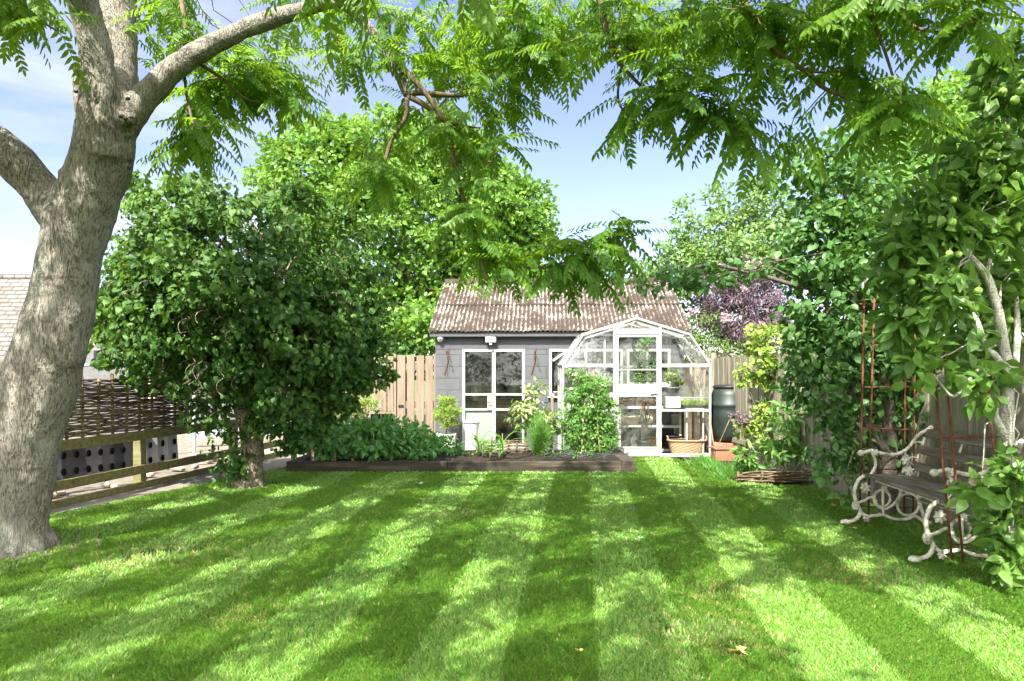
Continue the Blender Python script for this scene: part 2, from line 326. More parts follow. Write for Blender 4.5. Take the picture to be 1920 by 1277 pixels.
def tile_roof():
    m, N, L, b = nodes('stone_slate_roof')
    t = N.new('ShaderNodeTexCoord'); s = N.new('ShaderNodeSeparateXYZ'); c = N.new('ShaderNodeCombineXYZ'); L.new(t.outputs['Object'], s.inputs[0]); L.new(s.outputs[0], c.inputs[0]); L.new(s.outputs[2], c.inputs[1])
    br = N.new('ShaderNodeTexBrick'); L.new(c.outputs[0], br.inputs[0]); br.inputs['Scale'].default_value = 1; br.inputs['Brick Width'].default_value = .42; br.inputs['Row Height'].default_value = .16
    br.inputs['Mortar Size'].default_value = .02; br.inputs['Color1'].default_value = (.15, .135, .12, 1); br.inputs['Color2'].default_value = (.085, .076, .068, 1); br.inputs['Mortar'].default_value = (.035, .03, .026, 1)
    n = noise(N, L, 6, 6); mc = N.new('ShaderNodeMix'); mc.data_type = 'RGBA'; mc.blend_type = 'OVERLAY'; mc.inputs[0].default_value = .6; L.new(br.outputs[0], mc.inputs[6]); L.new(n.outputs[0], mc.inputs[7])
    L.new(mc.outputs[2], b.inputs['Base Color']); b.inputs['Roughness'].default_value = .9; bump(N, L, br.outputs['Fac'], b, -.8, .03); return m
M['slate'] = tile_roof()
def stone_wall():
    m, N, L, b = nodes('rubble_stone_wall')
    t = N.new('ShaderNodeTexCoord'); v = N.new('ShaderNodeTexVoronoi'); v.inputs['Scale'].default_value = 7; mp = N.new('ShaderNodeMapping'); mp.inputs['Scale'].default_value = (.6, .6, 1.4)
    L.new(t.outputs['Object'], mp.inputs[0]); L.new(mp.outputs[0], v.inputs[0])
    r = ramp(N, [(0, (.5, .4, .27)), (.6, (.4, .32, .22)), (1, (.2, .15, .1))]); L.new(v.outputs['Distance'], r.inputs[0]); L.new(r.outputs[0], b.inputs['Base Color'])
    b.inputs['Roughness'].default_value = .9; bump(N, L, v.outputs['Distance'], b, -.6, .03); return m
M['rubble'] = stone_wall()

# ------------------------------------------------------------------ leaf templates (length 1 along +X)
def T_simple(w=.5, fold=.12, bend=.15, segs=2, a=.42):
    """two strips of quads either side of the midrib"""
    xs = np.linspace(0, 1, segs + 2); vs = []
    for x in xs:
        ww = w / 2 * max(.0, math.sin(math.pi * min(1, x ** (math.log(.5) / math.log(a))))) ** .8
        if x in (0, 1): ww = .01
        z = -bend * x * x
        vs += [(x, ww, z + fold * ww * 2), (x, 0, z), (x, -ww, z + fold * ww * 2)]
    q = []
    for i in range(segs + 1):
        o = 3 * i; q += [(o, o + 1, o + 4, o + 3), (o + 1, o + 2, o + 5, o + 4)]
    return np.array(vs), np.array(q)
def T_crumple(w=.8, seed=0):
    r = np.random.default_rng(seed); v, q = T_simple(w, .25, .3, 2); v = v.copy(); v[:, 2] += r.normal(0, .14, len(v)); v[:, 0] += r.normal(0, .03, len(v)); return v, q
def T_hex(w=.4, fold=.15):
    v = np.array([(0, 0, 0), (.28, w / 2, fold * w), (.62, w * .42, fold * w), (1, 0, -.06), (.62, -w * .42, fold * w), (.28, -w / 2, fold * w)]); return v, np.array([(0, 3, 2, 1), (0, 5, 4, 3)])
def frames(dirs, ups):
    x = dirs / np.linalg.norm(dirs, axis=1)[:, None]; y = np.cross(ups, x); ny = np.linalg.norm(y, axis=1)[:, None]; y = np.where(ny > 1e-4, y / np.maximum(ny, 1e-4), np.array([0, 1., 0])); z = np.cross(x, y); return np.stack([x, y, z], axis=2)
def stamp(tpl, pos, dirs, ups, size):
    v, q = tpl; R = frames(dirs, ups); n = len(pos); k = len(v)
    W = np.einsum('nij,kj->nki', R, v) * size[:, None, None] + pos[:, None, :]
    return W.reshape(-1, 3), (q[None] + (np.arange(n) * k)[:, None, None]).reshape(-1, q.shape[1]), k
def leaves(name, tpls, pos, dirs, ups, size, mat, parent, rnd=None):
    if not isinstance(tpls, list): tpls = [tpls]
    n = len(pos); rnd = np.clip(rng.normal(.5, .22, n), 0, 1) if rnd is None else rnd
    Vs, Qs, Rs, o = [], [], [], 0; which = rng.integers(0, len(tpls), n)
    for i, t in enumerate(tpls):
        s = which == i
        if not s.any(): continue
        a, b, k = stamp(t, pos[s], dirs[s], ups[s], size[s]); Vs.append(a); Qs.append(b + o); o += len(a); Rs.append(np.repeat(rnd[s], k))
    return npmesh(name, np.concatenate(Vs), np.concatenate(Qs), mat, parent, np.concatenate(Rs))
def unit(n):
    v = rng.normal(size=(n, 3)); return v / np.linalg.norm(v, axis=1)[:, None]
def crown(blobs, clump_r, per, leaf, droop=.35, spread=.8, rmin=.45, vary=.25, outward=.8, flat=.6):
    """blobs: (centre, radii, clumps). Clumps sit in the outer part of each blob; leaves fill each clump, facing outward and up."""
    Ps, Ds, Us, Ss, Rn = [], [], [], [], []
    for c, r, n in blobs:
        c = np.array(c, float); r = np.array(r, float)
        u = unit(n); t = rng.uniform(rmin ** 3, 1, n) ** (1 / 3); t *= 1 + .14 * np.sin(u[:, 0] * 5 + u[:, 2] * 4 + c[0] * 9) + rng.normal(0, .05, n)
        cc = c + u * r * t[:, None]
        for i in range(n):
            m = max(3, int(per * rng.uniform(.55, 1.45))); v = unit(m) * (rng.uniform(0, 1, (m, 1)) ** .45) * clump_r * rng.uniform(.7, 1.3); v[:, 2] *= flat
            nrm = u[i] * outward + np.array([0, 0, .75]) + unit(m) * spread
            d = u[i] * .6 + unit(m) * .9 + v / clump_r * .6; d[:, 2] -= droop
            Ps.append(cc[i] + v); Ds.append(d); Us.append(nrm); Ss.append(leaf * rng.uniform(1 - vary, 1 + vary, m)); Rn.append(np.clip(rng.normal(.5, .2, m) + rng.normal(0, .16), 0, 1))
    return [np.concatenate(a) for a in (Ps, Ds, Us, Ss, Rn)]
def foliage(parent, blobs, clump_r, per, leaf, mat, tpl, name='foliage', **k):
    a = crown(blobs, clump_r, per, leaf, **k); return leaves(name, tpl, *a[:4], mat, parent, a[4])
def IB(x, y, d, rx, ry, rd, n):     # a blob given by picture centre and half-axes at depth d, with its own depth half-axis
    return (P(x, y, d), (rx / F * d, rd, ry / F * d), n)
def curve(pts, n=6):
    """Catmull-Rom through rows (x,y,z,r)"""
    p = np.array(pts, float); p = np.vstack([2 * p[0] - p[1], p, 2 * p[-1] - p[-2]]); out = []
    for i in range(1, len(p) - 2):
        for t in np.linspace(0, 1, n, endpoint=False):
            a, b, c, d = p[i - 1:i + 3]; out.append(.5 * (2 * b + (c - a) * t + (2 * a - 5 * b + 4 * c - d) * t * t + (3 * b - a - 3 * c + d) * t ** 3))
    out.append(p[-2]); o = np.array(out); o[:, 3] = np.maximum(o[:, 3], .0015); return o
def IC(rows, n=6):                  # rows (px, py, depth, half width in px)
    return curve([(*P(x, y, d), h / F * d) for x, y, d, h in rows], n)
def limb(mb, c, n=8): mb.tube(c[:, :3], list(c[:, 3]), n)
def wobble(a, b, k=5, amp=.05, sag=0):
    a, b = np.array(a), np.array(b); L_ = np.linalg.norm(b - a); t = np.linspace(0, 1, k)[:, None]
    p = a + (b - a) * t + rng.normal(0, amp * L_, (k, 3)) * np.sin(np.pi * t); p[:, 2:] += sag * L_ * np.sin(np.pi * t); return p

# ------------------------------------------------------------------ the ground, lawn, path, gravel
def sheet(name, poly, z, mat):
    mb = MB(); mb.add([(x, y, z) for x, y in poly], [tuple(range(len(poly)))]); return kind(obj(name, mb, mat), 'structure')
M['earth'] = rough_mat('rough_meadow_ground', (.06, .09, .025), (.12, .14, .05), .6, .95)
sheet('ground', [(-400, -60), (400, -60), (400, 700), (-400, 700)], -.03, M['earth'])
LP = [(-7.6, -4), (-5.75, 3.4), (-4.71, 7.3), (-3.85, 10.0), (-3.42, 11.3), (-3.3, 12.3), (1.9, 12.3), (1.9, 12.42), (2.78, 12.36), (2.93, 11.4), (3.0, 9.6), (3.45, 9.3), (3.9, 9.25), (4.15, 6), (4.4, 3), (4.5, -4)]
def lawn_mat():
    m, N, L, b = nodes('lawn_turf'); n = noise(N, L, 3.5, 8, .65); n2 = noise(N, L, 120, 4, .7)
    r = ramp(N, [(.3, (.04, .085, .015)), (.7, (.07, .13, .025))]); L.new(n.outputs[0], r.inputs[0]); L.new(r.outputs[0], b.inputs['Base Color']); b.inputs['Roughness'].default_value = .9
    bump(N, L, n2.outputs[0], b, .8, .02); return m
sheet('lawn', LP, -.006, lawn_mat())
sheet('path', [(-12, -4), (-6.5, 3.4), (-5.2, 7.6), (-4.35, 11.6), (-3.9, 14.1), (-1.4, 13.9), (3.6, 13.9), (3.8, 12.3), (2.8, 12.45), (-3.25, 12.35), (-3.34, 11.3), (-3.77, 10.0), (-4.63, 7.3), (-5.67, 3.4), (-7.5, -4)], -.014, M['path'])
sheet('gravel_yard', [(-40, 2), (-6.4, 3.4), (-5.1, 7.6), (-4.3, 11.6), (-3.8, 14.2), (-3.8, 40), (-40, 40)], -.022, M['gravel'])
# grass blades: direction of lean alternates with the mower's stripes
def inpoly(x, y, poly):
    r = np.zeros(len(x), bool); j = len(poly) - 1
    for i in range(len(poly)):
        (xi, yi), (xj, yj) = poly[i], poly[j]; c = ((yi > y) != (yj > y)) & (x < (xj - xi) * (y - yi) / (yj - yi + 1e-12) + xi); r ^= c; j = i
    return r
def smooth_noise(x, y, s, seed):
    r = np.random.default_rng(seed); o = 0
    for k in range(6): a = r.uniform(0, 6.28); f = s * r.uniform(.6, 1.7); o = o + np.sin((x * math.cos(a) + y * math.sin(a)) * f + r.uniform(0, 6.28))
    return o / 6
def grass():
    n = 900000
    d = np.exp(rng.uniform(math.log(2.2), math.log(12.4), n)); x = d * rng.uniform(-.95, .95, n); ok = inpoly(x, d, LP)
    bald = [(-2.75, 5.75, .28), (1.11, 4.05, .2), (-4.4, 5.75, .75), (1.35, 4.75, .1), (-3.45, 9.25, .35)]
    for bx, by, br in bald: ok &= ~((np.hypot((x - bx), (d - by)) < br * (1 + .4 * np.sin(x * 31 + d * 17))) & (rng.uniform(size=n) < .8))
    x, d = x[ok], d[ok]; n = len(x)
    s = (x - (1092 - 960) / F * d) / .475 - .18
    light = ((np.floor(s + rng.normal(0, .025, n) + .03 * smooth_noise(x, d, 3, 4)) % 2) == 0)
    wv = smooth_noise(x, d, 2.2, 5)
    h = rng.uniform(.022, .042, n) * (1 + .25 * smooth_noise(x, d, 5, 2)); wd = np.maximum(.0032, .00105 * d) * rng.uniform(.7, 1.3, n)
    a = rng.uniform(0, 2 * math.pi, n); lean = np.stack([np.cos(a) * .5, np.sin(a) * .5 + np.where(light, .34, -.34)], 1) * rng.uniform(.5, 1.1, (n, 1))
    base = np.stack([x, d, np.full(n, -.008)], 1); fa = a + rng.uniform(-.7, .7, n); side = np.stack([np.cos(fa), np.sin(fa), np.zeros(n)], 1) * wd[:, None]
    mid = base + np.stack([lean[:, 0] * h * .35, lean[:, 1] * h * .35, h * .62], 1); tip = base + np.stack([lean[:, 0] * h, lean[:, 1] * h, h * .95], 1)
    V = np.stack([base - side, base + side, mid + side * .8, mid - side * .8, tip], 1).reshape(-1, 3); o = np.arange(n)[:, None] * 5
    T = np.concatenate([o + np.array([[0, 1, 2]]), o + np.array([[0, 2, 3]]), o + np.array([[3, 2, 4]])])
    rn = np.clip(.42 + .2 * wv + rng.normal(0, .2, n) + np.where(light, .09, -.1), 0, 1)  # stripe sheen is also put into the blade colour, besides the lean
    rn = np.minimum(rn * .86, .86); dry = rng.uniform(size=n) < .035 + .05 * np.clip(smooth_noise(x, d, 1.3, 21), 0, 1)
    for bx, by, br in ((-2.75, 5.75, .5), (1.11, 4.05, .35), (1.35, 4.75, .22), (-.6, 7.4, .25), (2.4, 5.2, .3), (-1.6, 4.3, .2)): dry |= (np.hypot(x - bx, d - by) < br * (1 + .4 * np.sin(x * 23 + d * 19))) & (rng.uniform(size=n) < .3)
    rn = np.where(dry, rng.uniform(.92, 1, n), rn)
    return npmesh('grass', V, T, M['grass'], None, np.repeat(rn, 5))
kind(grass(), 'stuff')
# tree pit of bare earth
mb = MB(); c = P(10, 1022, 5.95); k = 26
mb.add([(c[0] + (.68 + .1 * math.sin(3 * a + 1)) * math.cos(a), 6.0 + (.5 + .07 * math.sin(5 * a)) * math.sin(a), .004 + (0 if r_ else .03)) for r_ in (1,) for a in [i * 6.2832 / k for i in range(k)]], [tuple(range(k))])
M['dry'] = rough_mat('dry_bare_earth', (.12, .09, .06), (.25, .2, .14), 20, .95, None, .8, .02)
kind(obj('soil', mb, M['dry']), 'structure')

# ------------------------------------------------------------------ big garden tree
def big_tree():
    base = P(10, 1030, 5.93); base[2] = 0
    t = thing('garden_tree', 'large pale-barked tree with pinnate leaves and forked trunk leaning over the lawn', 'tree', base)
    D = 5.9; mb = MB()
    trunk = IC([(2, 1050, D, 88), (4, 1025, D, 79), (8, 985, D, 71), (30, 872, D, 68), (50, 793, D, 67), (75, 715, D, 66), (98, 637, D, 62), (117, 558, D, 56), (132, 480, D, 54), (148, 410, D, 58), (172, 350, D, 56), (192, 290, D, 55), (198, 235, D, 52), (196, 180, D, 44), (180, 135, D + .1, 33)])
    limb(mb, trunk, 16)
    A = IC([(198, 300, D - .1, 36), (194, 216, D - .12, 31), (182, 108, D - .15, 29), (160, 20, D - .25, 29), (140, -60, D - .5, 27), (110, -220, D - 1.2, 23), (130, -420, D - 1.9, 15)])
    B = IC([(212, 260, D + .1, 34), (222, 170, D + .2, 33), (222, 100, D + .3, 34), (216, 0, D + .4, 36), (225, -120, D + .5, 30), (300, -300, D + .7, 20), (420, -480, D + .9, 10)])
    C = IC([(205, 290, D, 40), (232, 236, D, 30), (262, 195, D, 25), (281, 173, D, 24), (324, 130, D, 23), (378, 95, D, 20.5), (450, 59, D, 18), (522, 32, D, 16.5), (576, 15, D - .02, 14.5), (625, 5, D - .05, 13), (665, 22, D, 12), (700, 62, D, 11), (735, 112, D, 10), (752, 150, D, 9), (765, 180, D, 7.5)])
    Dl = IC([(140, 420, D, 50), (100, 389, D, 38), (72, 352, D, 35), (36, 310, D - .05, 37), (0, 275, D - .1, 36), (-60, 238, D - .2, 30), (-160, 150, D - .3, 24), (-330, -40, D - .3, 16)])
    limb(mb, IC([(186, 270, D + .05, 40), (172, 190, D + .1, 30), (164, 140, D + .12, 24), (166, 118, D + .14, 14)]), 12)
    for c in (A, B, C, Dl): limb(mb, c, 14)
    for x, y, r in ((8, 700, 26), (240, 225, 14), (178, 385, 15), (140, 455, 14), (112, 322, 8), (0, 775, 20), (150, 130, 14)): mb.ball(P(x, y, D - .12), r / 228, 10)
    for ang in (-.9, -.3, .35, 2.2, 3.4): mb.tube([base + V3(0, 0, .25), base + V3(math.cos(ang) * .27, math.sin(ang) * .27, .06), base + V3(math.cos(ang) * .42, math.sin(ang) * .42, -.07)], [.2, .11, .04], 8)
    o = obj('trunk', mb, M['tree_bark'], t, True)
    r = o.modifiers.new('remesh', 'REMESH'); r.mode = 'VOXEL'; r.voxel_size = .018; r.use_smooth_shade = True
    s = o.modifiers.new('smooth', 'SMOOTH'); s.factor = .5; s.iterations = 9
    tx = bpy.data.textures.new('bark_lumps', 'CLOUDS'); tx.noise_scale = .22; tx.noise_depth = 3
    dm = o.modifiers.new('lumps', 'DISPLACE'); dm.texture = tx; dm.strength = .045; dm.mid_level = .5; dm.texture_coords = 'LOCAL'
    # bark burrs
    M['moss'] = rough_mat('dark_moss', (.05, .042, .03), (.11, .095, .07), 60, .95, None, 1, .02)
    for x, y in ((140, 290), (146, 296), (152, 288), (136, 302), (165, 300), (158, 322), (170, 326), (244, 300), (242, 315), (143, 155), (143, 172), (246, 220), (235, 222), (228, 218), (133, 308), (240, 185)):
        p = P(x, y, D - .2); bm_ = MB(); bm_.ball(p, .024 * random.uniform(.6, 1.1), 7, (1.2, 1, .8)); obj('burr', bm_, M['moss'], t, True)
    # finer branches
    br = MB(); BR = [A, B, C, Dl]
    rows = [
        [(765, 180, D, 6), (800, 200, D, 5.5), (838, 233, D, 5.5), (850, 300, D, 5), (868, 370, D, 4.6), (890, 440, D, 4.2), (930, 492, D, 4), (1000, 502, D - .1, 3), (1060, 492, D - .15, 2.4), (1130, 468, D - .2, 1.8), (1195, 440, D - .2, 1.2)],
        [(765, 178, D, 6), (785, 174, D, 5.5), (830, 178, D + .1, 5), (868, 180, D + .2, 3)],
        [(763, 185, D, 5), (760, 220, D, 4.5), (738, 255, D, 4), (724, 295, D, 3.5), (712, 350, D - .1, 2)],
        [(735, 112, D, 6), (790, 165, D - .1, 5), (835, 230, D - .1, 5)],
        [(890, 440, D, 3), (900, 480, D - .1, 2.5), (912, 520, D - .2, 2.2), (950, 530, D - .2, 1.6)],
        [(838, 230, D, 3), (870, 236, D, 2.5), (900, 240, D + .1, 1.5)],
        [(860, 300, D, 2.5), (900, 305, D, 2), (925, 303, D + .1, 1.5)],
        [(1085, -150, 5.4, 9), (1125, 0, 5.4, 6), (1138, 60, 5.4, 5.2), (1160, 115, 5.3, 4.5), (1205, 165, 5.2, 3)],
        [(1138, 68, 5.4, 4.5), (1190, 95, 5.3, 4.5), (1225, 130, 5.2, 4), (1262, 190, 5.1, 3.6), (1330, 228, 4.9, 2)],
        [(1165, 130, 5.3, 2.8), (1160, 190, 5.3, 2.4), (1195, 245, 5.2, 1.6)],
        [(1340, -150, 4.8, 9), (1395, 0, 4.7, 6), (1422, 45, 4.7, 5.5), (1440, 82, 4.65, 5.5), (1470, 110, 4.6, 5), (1512, 135, 4.6, 4.4), (1550, 168, 4.6, 4), (1618, 192, 4.6, 2.4)],
        [(1432, 72, 4.7, 4), (1470, 80, 4.7, 3.6), (1522, 78, 4.7, 2)], [(1512, 134, 4.6, 3), (1560, 135, 4.6, 2), (1600, 122, 4.6, 1.5)],
        [(1278, 0, 5, 3.5), (1320, 10, 5, 3.5), (1365, 0, 4.9, 3), (1395, -30, 4.9, 4)],
        [(960, 0, 6.2, 3.5), (985, 65, 6.1, 3.2), (1025, 105, 6, 2)],
        [(345, 130, 6, 6), (348, 60, 6.1, 4), (340, 0, 6.2, 5), (335, -60, 6.3, 6)], [(345, 135, 6, 3), (352, 190, 6, 2.6), (370, 262, 5.9, 2)],
        [(375, 120, 6, 3.5), (420, 150, 6.1, 3), (460, 185, 6.2, 2.5), (490, 192, 6.3, 1.5)], [(390, 150, 6.1, 2), (450, 140, 6.2, 2), (505, 165, 6.3, 1.5)],
        [(700, 120, 6, 3), (670, 118, 6, 2.5), (640, 90, 6.1, 1.8)],
        [(1640, -40, 4.3, 5), (1700, 40, 4.3, 4), (1760, 60, 4.2, 2.5), (1830, 40, 4.2, 1.5)], [(1600, -60, 4.5, 5), (1660, 100, 4.4, 3), (1690, 200, 4.4, 2)],
        [(30, -60, 5.2, 5), (40, 0, 5.1, 3.5), (80, 40, 5.1, 2.5), (110, 60, 5.1, 1.5)]]
    for r_ in rows: c = IC(r_); BR.append(c); limb(br, c, 7)
    # high limbs over the lawn and the camera, above the picture
    hi = []
    def L3(rows):
        c = curve(rows, 6); BR.append(c); hi.append(c); limb(br, c, 8)
    top = B[-1, :3]; ta = A[-1, :3]
    for e in ((3.5, 7.2, 6.6), (2.5, 4.2, 5.2), (.5, 8.6, 7.4), (5.2, 5.2, 4.9)):
        L3([(*B[20, :3], .04), (*(B[20, :3] * .55 + np.array(e) * .45 + V3(0, 0, .7)), .024), (*e, .012)])
    for e in ((-1.5, .5, 5.6), (2, -1, 5.2), (-6, 1, 6), (-8, 6, 6.2), (4.6, 2, 4.4), (-3.5, -3, 5.6), (1.2, 2.4, 4.6)):
        L3([(*A[28, :3], .04), (*(A[28, :3] * .55 + np.array(e) * .45 + V3(0, 0, .7)), .024), (*e, .012)])
    # leaf clusters
    allb = np.concatenate([c[:, :3] for c in BR]); 
    cl = []
    blobs = [(50, 35, 75, 45, 5.1, .4, 10), (330, 60, 80, 75, 6.5, .6, 16), (425, 140, 100, 65, 6.6, .6, 18), (400, 245, 80, 62, 6.3, .5, 17), (350, 290, 55, 28, 6.1, .3, 6), (545, 120, 85, 100, 6.9, .7, 22), (560, 210, 65, 45, 6.6, .5, 8),
             (680, 85, 80, 80, 6.1, .6, 15), (820, 95, 105, 90, 6.5, .9, 30), (955, 90, 115, 85, 6.3, .9, 34), (1060, 100, 80, 85, 6.1, .7, 22), (930, 200, 85, 55, 6.2, .6, 15), (620, 40, 50, 40, 6.6, .5, 6), (1095, 60, 45, 60, 5.8, .5, 9), (1010, 20, 60, 30, 6, .5, 8),
             (705, 335, 60, 42, 5.7, .3, 10), (800, 265, 75, 55, 6.1, .5, 11), (870, 300, 50, 60, 5.9, .4, 12), (980, 285, 40, 30, 5.9, .3, 4), (890, 405, 45, 45, 5.8, .3, 9), (955, 495, 70, 34, 5.8, .3, 13), (1060, 490, 65, 42, 5.8, .3, 11), (1130, 475, 50, 30, 5.7, .3, 9), (1075, 530, 60, 25, 5.8, .3, 6), (1190, 442, 35, 10, 5.7, .15, 2),
             (1180, 55, 85, 65, 5.5, .7, 22), (1290, 95, 105, 85, 5.2, .7, 28), (1300, 195, 85, 50, 5.0, .5, 15), (1200, 230, 50, 50, 5.2, .4, 8), (1385, 245, 55, 45, 4.8, .3, 7), (1415, 180, 45, 22, 4.7, .25, 3), (1420, 40, 80, 45, 4.9, .5, 12),
             (1510, 60, 95, 60, 4.8, .6, 17), (1640, 65, 105, 70, 4.5, .6, 22), (1760, 75, 75, 75, 4.3, .5, 13), (1600, 190, 65, 45, 4.6, .4, 9), (1690, 230, 55, 55, 4.4, .4, 8), (605, 8, 25, 8, 3.4, .1, 2), (880, 0, 30, 10, 3.6, .1, 2), (1450, 310, 25, 20, 4.8, .2, 2)]
    for x, y, rx, ry, d, rd, n in blobs:
        for i in range(max(2, round(n * (.6 if x > 640 else .72)))):
            u = unit(1)[0] * rng.uniform(.1, 1) ** .4; q = P(x + u[0] * rx, y + u[2] * ry - 26, d + u[1] * rd); cl.append((q, True))
    m = 0
    while m < 2500:        # the rest of the crown, above and behind the camera's view
        x, y = rng.uniform(-8.5, 6.2), rng.uniform(-5, 4.8); zl = max(3.4, 1.45 + .53 * y + .4); z = zl + rng.uniform(0, 1) ** 1.3 * 1.2
        if (x + 3) ** 2 / 90 + (y - 3) ** 2 / 75 > 1 or smooth_noise(np.array([x + .31 * z]), np.array([y + .78 * z]), 6.6, 9)[0] < -.25: continue
        gx, gy = x + .31 * z, y + .78 * z
        if gx > .9 and gy < 5.0 and rng.uniform() < .94 or -1.3 < gx < -.4 and gy < 3.75: continue
        cl.append((V3(x, y, z), False)); m += 1
    Ps, Ds, Us, Ss, Rn = [], [], [], [], []
    for q, vis in cl:
        dd = ((allb - q) ** 2).sum(1); b = allb[dd.argmin()]; dist = math.sqrt(dd.min())
        tw = q - b; 
        if dist < .12: b = q - V3(.12, .1, -.08)
        b = q + (b - q) * (.5 / dist) if (not vis and dist > .6) else b; w_ = wobble(b, q, 8, .035, .08); br.tube(w_, list(np.linspace(.0035 + .002 * min(dist, 2), .002, 8)), 4, False)
        dr = (w_[-1] - w_[-2]); dr /= np.linalg.norm(dr) + 1e-6; k = int(rng.integers(4, 8)); a0 = rng.uniform(0, 6.28); tone = rng.normal(0, .15)
        for i in range(k):
            f = i / k; p = q - dr * min(dist, .3) * (1 - f) * .9; az = a0 + i * 2.4; h = V3(math.cos(az), math.sin(az), rng.uniform(-.45, .25)) + dr * .5
            mid = p + h / np.linalg.norm(h) * .2
            if not vis and smooth_noise(np.array([mid[0] + .31 * mid[2]]), np.array([mid[1] + .78 * mid[2]]), 6.6, 9)[0] < -.2: continue
            Ps.append(p); Ds.append(h); Us.append(V3(0, 0, 1) + unit(1)[0] * .35); Ss.append(rng.uniform(.27, .44)); Rn.append(min(1, max(0, .5 + tone + rng.normal(0, .18))))
    obj('branch', br, M['twig'], t, True)
    # a pinnate leaf: 15 leaflets hanging from an arched rachis
    lv, lq = T_hex(.38, .18); vs = []; qs = []
    items = [(f, s) for f in np.linspace(.16, .95, 9) for s in (-1, 1)] + [(1.0, 0)]
    tpls = []
    for var in range(4):
        vs, qs = [], []; r2 = np.random.default_rng(var)
        for f, s in items:
            root = np.array([[f, 0, -.3 * f * f]]); d = np.array([[.3 + .25 * f, s * .75, -.55 - .25 * f + r2.normal(0, .12)]]) if s else np.array([[1., 0, -.8]])
            up = np.array([[.25, -s * .5 + r2.normal(0, .2), 1.]]); sz = np.array([.215 * (1 - .35 * abs(f - .45)) * r2.uniform(.85, 1.1)])
            a, b, k = stamp((lv, lq), root, d, up, sz); qs.append(b + len(vs) * 6); vs.append(a)
        o = 6 * len(vs); st = []
        for i in range(6): f = i / 5; st += [(f, .006, -.3 * f * f), (f, -.006, -.3 * f * f)]
        vs.append(np.array(st)); qs.append(np.array([(o + 2 * i, o + 2 * i + 1, o + 2 * i + 3, o + 2 * i + 2) for i in range(5)]))
        tpls.append((np.concatenate(vs), np.concatenate(qs)))
    leaves('foliage', tpls, np.array(Ps), np.array(Ds), np.array(Us), np.array(Ss), M['pinnate'], t, np.array(Rn))
big_tree()

# ------------------------------------------------------------------ contorted hazel on the lawn
def hazel():
    d = 9.3; b = P(468, 908, d); b[2] = 0
    t = thing('corkscrew_hazel', 'small dark green twisted hazel with a domed weeping crown on the lawn edge', 'tree', b)
    mb = MB(); limb(mb, IC([(468, 918, d, 34), (468, 900, d, 28), (470, 870, d, 22), (474, 845, d, 21), (466, 800, d, 18), (455, 760, d, 17), (462, 700, d, 14), (470, 620, d, 12), (440, 540, d, 8)]), 10)
    for x, y, dd in ((320, 600, -.6), (300, 480, .4), (560, 480, .6), (600, 640, -.7), (420, 430, -.8), (480, 400, .5), (640, 560, .2), (250, 560, .1), (540, 740, -.6), (390, 740, -.6)):
        p0 = P(460, 740 - rng.uniform(0, 100), d); p1 = P(x, y, d + dd); w_ = wobble(p0, p1, 10, .09, .18); mb.tube(w_, list(np.linspace(.06, .012, 10)), 6)
    tw = mb      # corkscrew twigs
    for i in range(150):
        u = unit(1)[0]; c = P(460, 560, d) + u * np.array([1.6, 1.6, 1.3]) * rng.uniform(.6, 1.02); a = rng.uniform(0, 6); pts = []
        dirn = u + V3(0, 0, -.6); dirn /= np.linalg.norm(dirn); s1 = np.cross(dirn, V3(.3, .5, .8)); s1 /= np.linalg.norm(s1); s2 = np.cross(dirn, s1)
        for j in range(12): pts.append(c + dirn * j * .035 + (s1 * math.cos(a + j * .9) + s2 * math.sin(a + j * .9)) * .035)
        tw.tube(pts, .005, 4, False)
    obj('trunk', mb, M['hazel_bark'], t, True)
    tp = [T_crumple(.8, s) for s in range(5)]
    blobs = [IB(470, 510, d, 240, 165, 1.65, 330), IB(450, 600, d, 245, 130, 1.7, 300), IB(290, 560, d, 92, 100, .8, 70), IB(640, 610, d, 82, 85, .8, 70), IB(510, 690, d, 165, 80, 1.1, 120), IB(540, 770, d - .1, 75, 40, .5, 26), IB(300, 690, d - .2, 60, 50, .5, 28), IB(330, 390, d, 85, 55, .7, 36), IB(600, 740, d, 70, 45, .5, 24),
             IB(255, 350, d, 22, 22, .2, 4), IB(430, 850, d - .3, 14, 48, .12, 6), IB(590, 810, d - .2, 22, 34, .2, 6), IB(380, 770, d - .2, 35, 24, .3, 7), IB(540, 820, d - .3, 16, 30, .15, 4), IB(680, 700, d, 45, 30, .4, 12)]
    foliage(t, blobs, .2, 32, .08, M['hazel'], tp, droop=.8, spread=1.0, rmin=.6, outward=.7, vary=.4)
hazel()

# ------------------------------------------------------------------ background trees and shrubs
def tree(name, label, base, stems, blobs, clump_r, per, leaf, mat, tpl, bark='hazel_bark', cat='tree', **k):
    t = thing(name, label, cat, base)
    mb = MB()
    for s in stems: limb(mb, s if isinstance(s, np.ndarray) else IC(s), 8)
    for c, r, n in blobs:      # a limb into each blob
        s0 = stems[0] if isinstance(stems[0], np.ndarray) else IC(stems[0]); q = s0[len(s0) // 2:, :3]; b = q[((q - c) ** 2).sum(1).argmin()]
        mb.tube(wobble(b, c, 6, .05, .05), list(np.linspace(.22, .07, 6) * s0[len(s0) // 2, 3]), 6)
    obj('trunk', mb, M[bark], t, True); foliage(t, blobs, clump_r, per, leaf, M[mat], tpl, **k); return t
def gz(p): p = np.array(p, float); p[2] = 0; return p
LS = [T_simple(.55, .2, .2, 1), T_simple(.6, .1, .3, 1)]
LM = [T_hex(.85, .2), T_hex(.75, .1)]
d = 19
